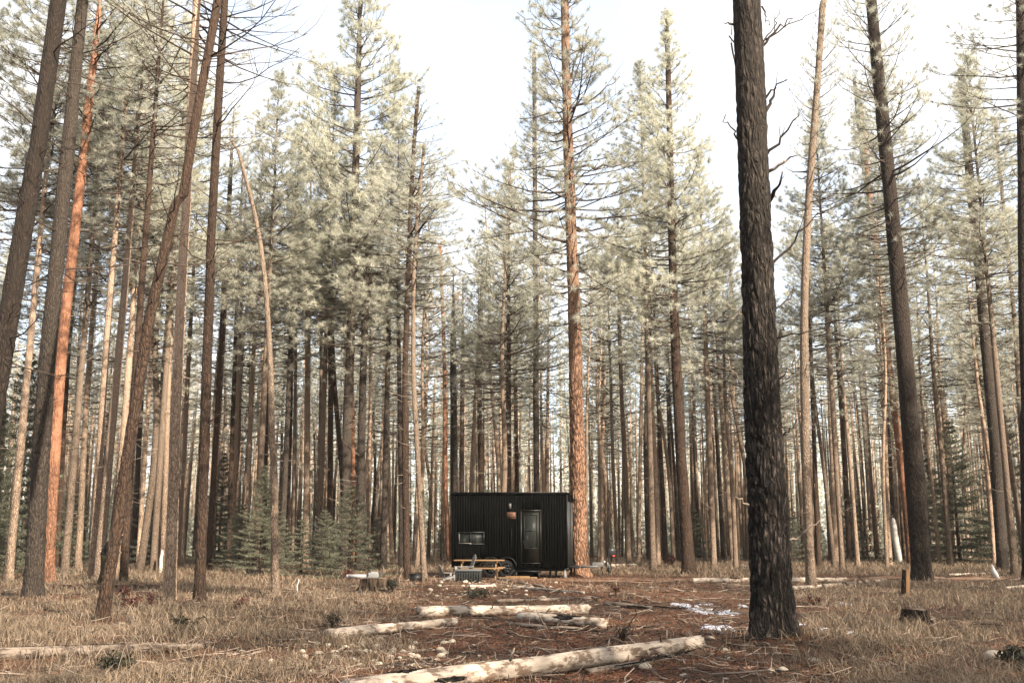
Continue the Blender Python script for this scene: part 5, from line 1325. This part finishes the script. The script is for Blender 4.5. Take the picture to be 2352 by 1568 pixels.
# twigs and bark crumbs
x, y, rng = scatter(5200, 7.6, 36, 91); g = G(); gd = G()
for i in range(len(x)):
    if abs(x[i] / y[i] - .02) > .30 + .3 * rng.random(): continue
    L = .12 + .55 * rng.random() ** 2; a = rng.random() * 6.28; z = float(gz(x[i], y[i])) + .02; r0 = .004 + .006 * rng.random() + .0002 * y[i]
    b = a + rng.normal() * .4
    P = [(x[i], y[i], z), (x[i] + math.cos(a) * L * .5, y[i] + math.sin(a) * L * .5, z + .03 * rng.random()), (x[i] + (math.cos(a) + math.cos(b)) * L * .5, y[i] + (math.sin(a) + math.sin(b)) * L * .5, z + .12 * rng.random() ** 2)]
    (g if rng.random() < .55 else gd).tube(P, [r0, r0 * .8, r0 * .4], 4)
tag(obj('twigs', g, DEADLIMB), 'bleached twigs strewn over the litter', None, kind='stuff')
tag(obj('dark_twigs', gd, BLACKLIMB), 'dark twigs and bark scraps strewn over the litter', None, kind='stuff')
# larger sticks standing or lying in the foreground
for lab, pts_, r0, m_ in [('thin pale stick rising in front of the gap between the logs', [(1022, 1537), (1030, 1490), (1046, 1440)], .006, DEADLIMB), ('short grey stick poking up left of the foreground log', [(975, 1541), (962, 1530), (950, 1512)], .016, DEADLIMB),
        ('curved dead branch hooping over the foreground log', [(1210, 1540), (1260, 1518), (1300, 1545), (1305, 1566)], .010, LIMB), ('tangled dead branch at the bottom below the foreground log', [(1165, 1560), (1240, 1548), (1330, 1572)], .014, LIMB),
        ('forked pale stick leaning on the right end of the foreground log', [(1590, 1480), (1592, 1465), (1580, 1450)], .012, DEADLIMB), ('dark mossy stick leaning on the right end of the foreground log', [(1575, 1484), (1600, 1462), (1618, 1440)], .018, BLACKLIMB),
        ('brown stick leaning across the foreground log near its bark lump', [(1560, 1492), (1572, 1480), (1582, 1470)], .012, LIMB), ('dark twisted twig standing left of the snow patches', [(1420, 1470), (1440, 1440), (1462, 1410), (1458, 1392)], .012, BLACKLIMB),
        ('bare pale twig right of the foreground log end', [(1600, 1535), (1622, 1510), (1640, 1498)], .008, DEADLIMB), ('slanting dead twig propped over the front central log', [(1262, 1455), (1245, 1425), (1232, 1400)], .014, DEADLIMB),
        ('black bare branch lying right of the stout dark pine', [(2170, 1328), (2225, 1318), (2262, 1342)], .02, BLACKLIMB), ('black forked branch at the foot of the even grey-brown pine', [(2255, 1340), (2310, 1330), (2350, 1322)], .02, BLACKLIMB),
        ('dark stick standing by the silver split log', [(1990, 1342), (1978, 1330), (1966, 1318)], .02, BLACKLIMB)]:
    A = at(*pts_[0]); Wp = [A] + [pt(a, b, A[1] - .05 * i) for i, (a, b) in enumerate(pts_[1:], 1)]
    for w_ in Wp: w_[2] = max(w_[2], float(gz(w_[0], w_[1])) + .01)
    t = thing('stick', lab, 'stick', tuple(A)); g = G(); g.tube([w_ - A for w_ in Wp], np.linspace(r0, r0 * .4, len(Wp)), 6); obj('branch', g, m_, t, smooth=True)
# tall thin grass stalks
x, y, rng = scatter(900, 9, 34, 55); keep = (np.abs(x / y) > .2); x, y = x[keep], y[keep]; n = len(x)
h = .35 + .35 * rng.random(n); V, f3, f4, t = blades(x, y, h, .003 + .00025 * y, h * .5, rng); g = G(); g.add(V, f3, f4)
tag(obj('grass_stalks', g, GRASS, tint=t * .5 + .5), 'tall thin seed stalks above the dry grass', None, kind='stuff')

# ------------------------------------------------------------------ person behind the leaning pine
def person():
    f = at(250, 1338); f[1] = 30.5; f = np.array([pt(240, 1320, 30.5)[0] , 30.5, float(gz(-5, 30.5))])
    root = thing('person', 'person in a black jacket and olive trousers behind the leaning pine at the left', 'person', tuple(f), R(0)); root.rotation_euler = (0, 0, 0)
    J = {'pelvis': (0, 0, .92), 'waist': (.0, 0, 1.05), 'chest': (.11, 0, 1.25), 'neck': (.24, 0, 1.41), 'head0': (.29, 0, 1.47), 'head1': (.33, 0, 1.585), 'head2': (.32, 0, 1.66),
         'shL': (.15, .17, 1.36), 'elL': (.10, .23, 1.12), 'wrL': (.26, .15, 1.05), 'haL': (.33, .13, 1.06), 'shR': (.15, -.17, 1.36), 'elR': (.10, -.23, 1.12), 'wrR': (.26, -.15, 1.05), 'haR': (.33, -.13, 1.06),
         'hiL': (0, .09, .88), 'knL': (.07, .11, .50), 'anL': (.02, .11, .09), 'toL': (.18, .12, .04), 'hiR': (0, -.09, .88), 'knR': (-.02, -.11, .50), 'anR': (-.14, -.11, .11), 'toR': (.01, -.12, .04)}
    E = [('pelvis', 'waist'), ('waist', 'chest'), ('chest', 'neck'), ('neck', 'head0'), ('head0', 'head1'), ('head1', 'head2'), ('chest', 'shL'), ('shL', 'elL'), ('elL', 'wrL'), ('wrL', 'haL'), ('chest', 'shR'), ('shR', 'elR'), ('elR', 'wrR'), ('wrR', 'haR'),
         ('pelvis', 'hiL'), ('hiL', 'knL'), ('knL', 'anL'), ('anL', 'toL'), ('pelvis', 'hiR'), ('hiR', 'knR'), ('knR', 'anR'), ('anR', 'toR')]
    RD = dict(pelvis=.15, waist=.14, chest=.16, neck=.055, head0=.075, head1=.095, head2=.07, shL=.075, elL=.05, wrL=.03, haL=.028, shR=.075, elR=.05, wrR=.03, haR=.028, hiL=.10, knL=.06, anL=.042, toL=.035, hiR=.10, knR=.06, anR=.042, toR=.035)
    def skin(name, keys, scale, mat, parent, only=None):
        ks = [k for k in J if k in keys]; ix = {k: i for i, k in enumerate(ks)}
        me = bpy.data.meshes.new(name); me.from_pydata([J[k] for k in ks], [(ix[a], ix[b]) for a, b in E if a in ix and b in ix], [])
        o = bpy.data.objects.new(name, me); COL.objects.link(o); o.parent = parent
        o.modifiers.new('skin', 'SKIN'); sv = me.skin_vertices[0].data
        for k in ks: sv[ix[k]].radius = (RD[k] * scale, RD[k] * scale * (1.0)); sv[ix[k]].use_root = (k == ks[0])
        s = o.modifiers.new('sub', 'SUBSURF'); s.levels = 2; s.render_levels = 2; me.materials.append(mat); return o
    body = skin('body', set(J), 1.0, plain('skin', (.50, .30, .21), .5, var=.05), root)
    JK = {'waist', 'chest', 'neck', 'shL', 'elL', 'wrL', 'shR', 'elR', 'wrR', 'pelvis'}
    rd = dict(RD); RD['neck'] = .07; RD['pelvis'] = .165; RD['waist'] = .15; skin('jacket', JK, 1.22, plain('black_jacket', (.004, .004, .004), .95), root); RD.update(rd)
    skin('trousers', {'waist', 'pelvis', 'hiL', 'knL', 'anL', 'hiR', 'knR', 'anR'}, 1.09, plain('olive_trousers', (.016, .0145, .008), .95), root)
    FX, FZ = .235, -.075
    hair = G(); import bmesh
    bm = bmesh.new(); bmesh.ops.create_uvsphere(bm, u_segments=20, v_segments=14, radius=.112)
    bmesh.ops.delete(bm, geom=[v for v in bm.verts if v.co.x * .9 - v.co.z * .8 > .045], context='VERTS')
    me = bpy.data.meshes.new('hair'); bm.to_mesh(me); bm.free(); me.materials.append(plain('dark_hair', (.02, .013, .009), .7)); ho = bpy.data.objects.new('hair', me); COL.objects.link(ho); ho.parent = root; ho.location = (.085 + FX, 0, 1.665 + FZ)
    fg = G(); fg.tube([(.19 + FX, 0, 1.68 + FZ), (.215 + FX, 0, 1.645 + FZ), (.19 + FX, 0, 1.635 + FZ)], [.010, .016, .010], 6)
    fo = obj('nose', fg, body.data.materials[0], root, smooth=True)
    for s in (-1, 1):
        g = G(); g.tube([(.183 + FX, s * .033, 1.672 + FZ), (.192 + FX, s * .033, 1.672 + FZ)], [.012, .006], 8); obj('eye', g, BLKMET, root)
        g = G(); g.tube([(.09 + FX, s * .098, 1.64 + FZ), (.085 + FX, s * .108, 1.665 + FZ), (.09 + FX, s * .1, 1.69 + FZ)], [.010, .018, .012], 6); obj('ear', g, body.data.materials[0], root, smooth=True)
        for k in range(4):
            g = G(); b = np.array([.345, s * .13, 1.085 - k * .018]); g.tube([b, b + [.045, -s * .008, 0], b + [.07 - k * .003, -s * .025, -.01]], [.009, .008, .006], 6); obj('finger', g, body.data.materials[0], root, smooth=True)
        g = G(); b = np.array([.32, s * .12, 1.10]); g.tube([b, b + [.03, -s * .01, .025]], [.010, .008], 6); obj('thumb', g, body.data.materials[0], root, smooth=True)
    g = G(); g.tube([(.188 + FX, -.028, 1.608 + FZ), (.196 + FX, 0, 1.606 + FZ), (.188 + FX, .028, 1.608 + FZ)], .005, 6); obj('mouth', g, plain('lips', (.35, .13, .10), .5), root)
    return root
person()

# ------------------------------------------------------------------ air
hz = G(); hz.box((0, 85, 18), (360, 250, 42))
q = NB('haze_air'); q.t.nodes.remove(q.b); pv = q.n('VolumePrincipled'); pv.inputs['Density'].default_value = .00022
pv.inputs['Color'].default_value = (.97, .95, .90, 1); pv.inputs['Anisotropy'].default_value = .2
q.l(pv.outputs[0], q.out.inputs['Volume'])
HAZE = True
if HAZE:
    ho = obj('haze', hz, q.m); tag(ho, 'thin pale air between the trees', None, kind='stuff')
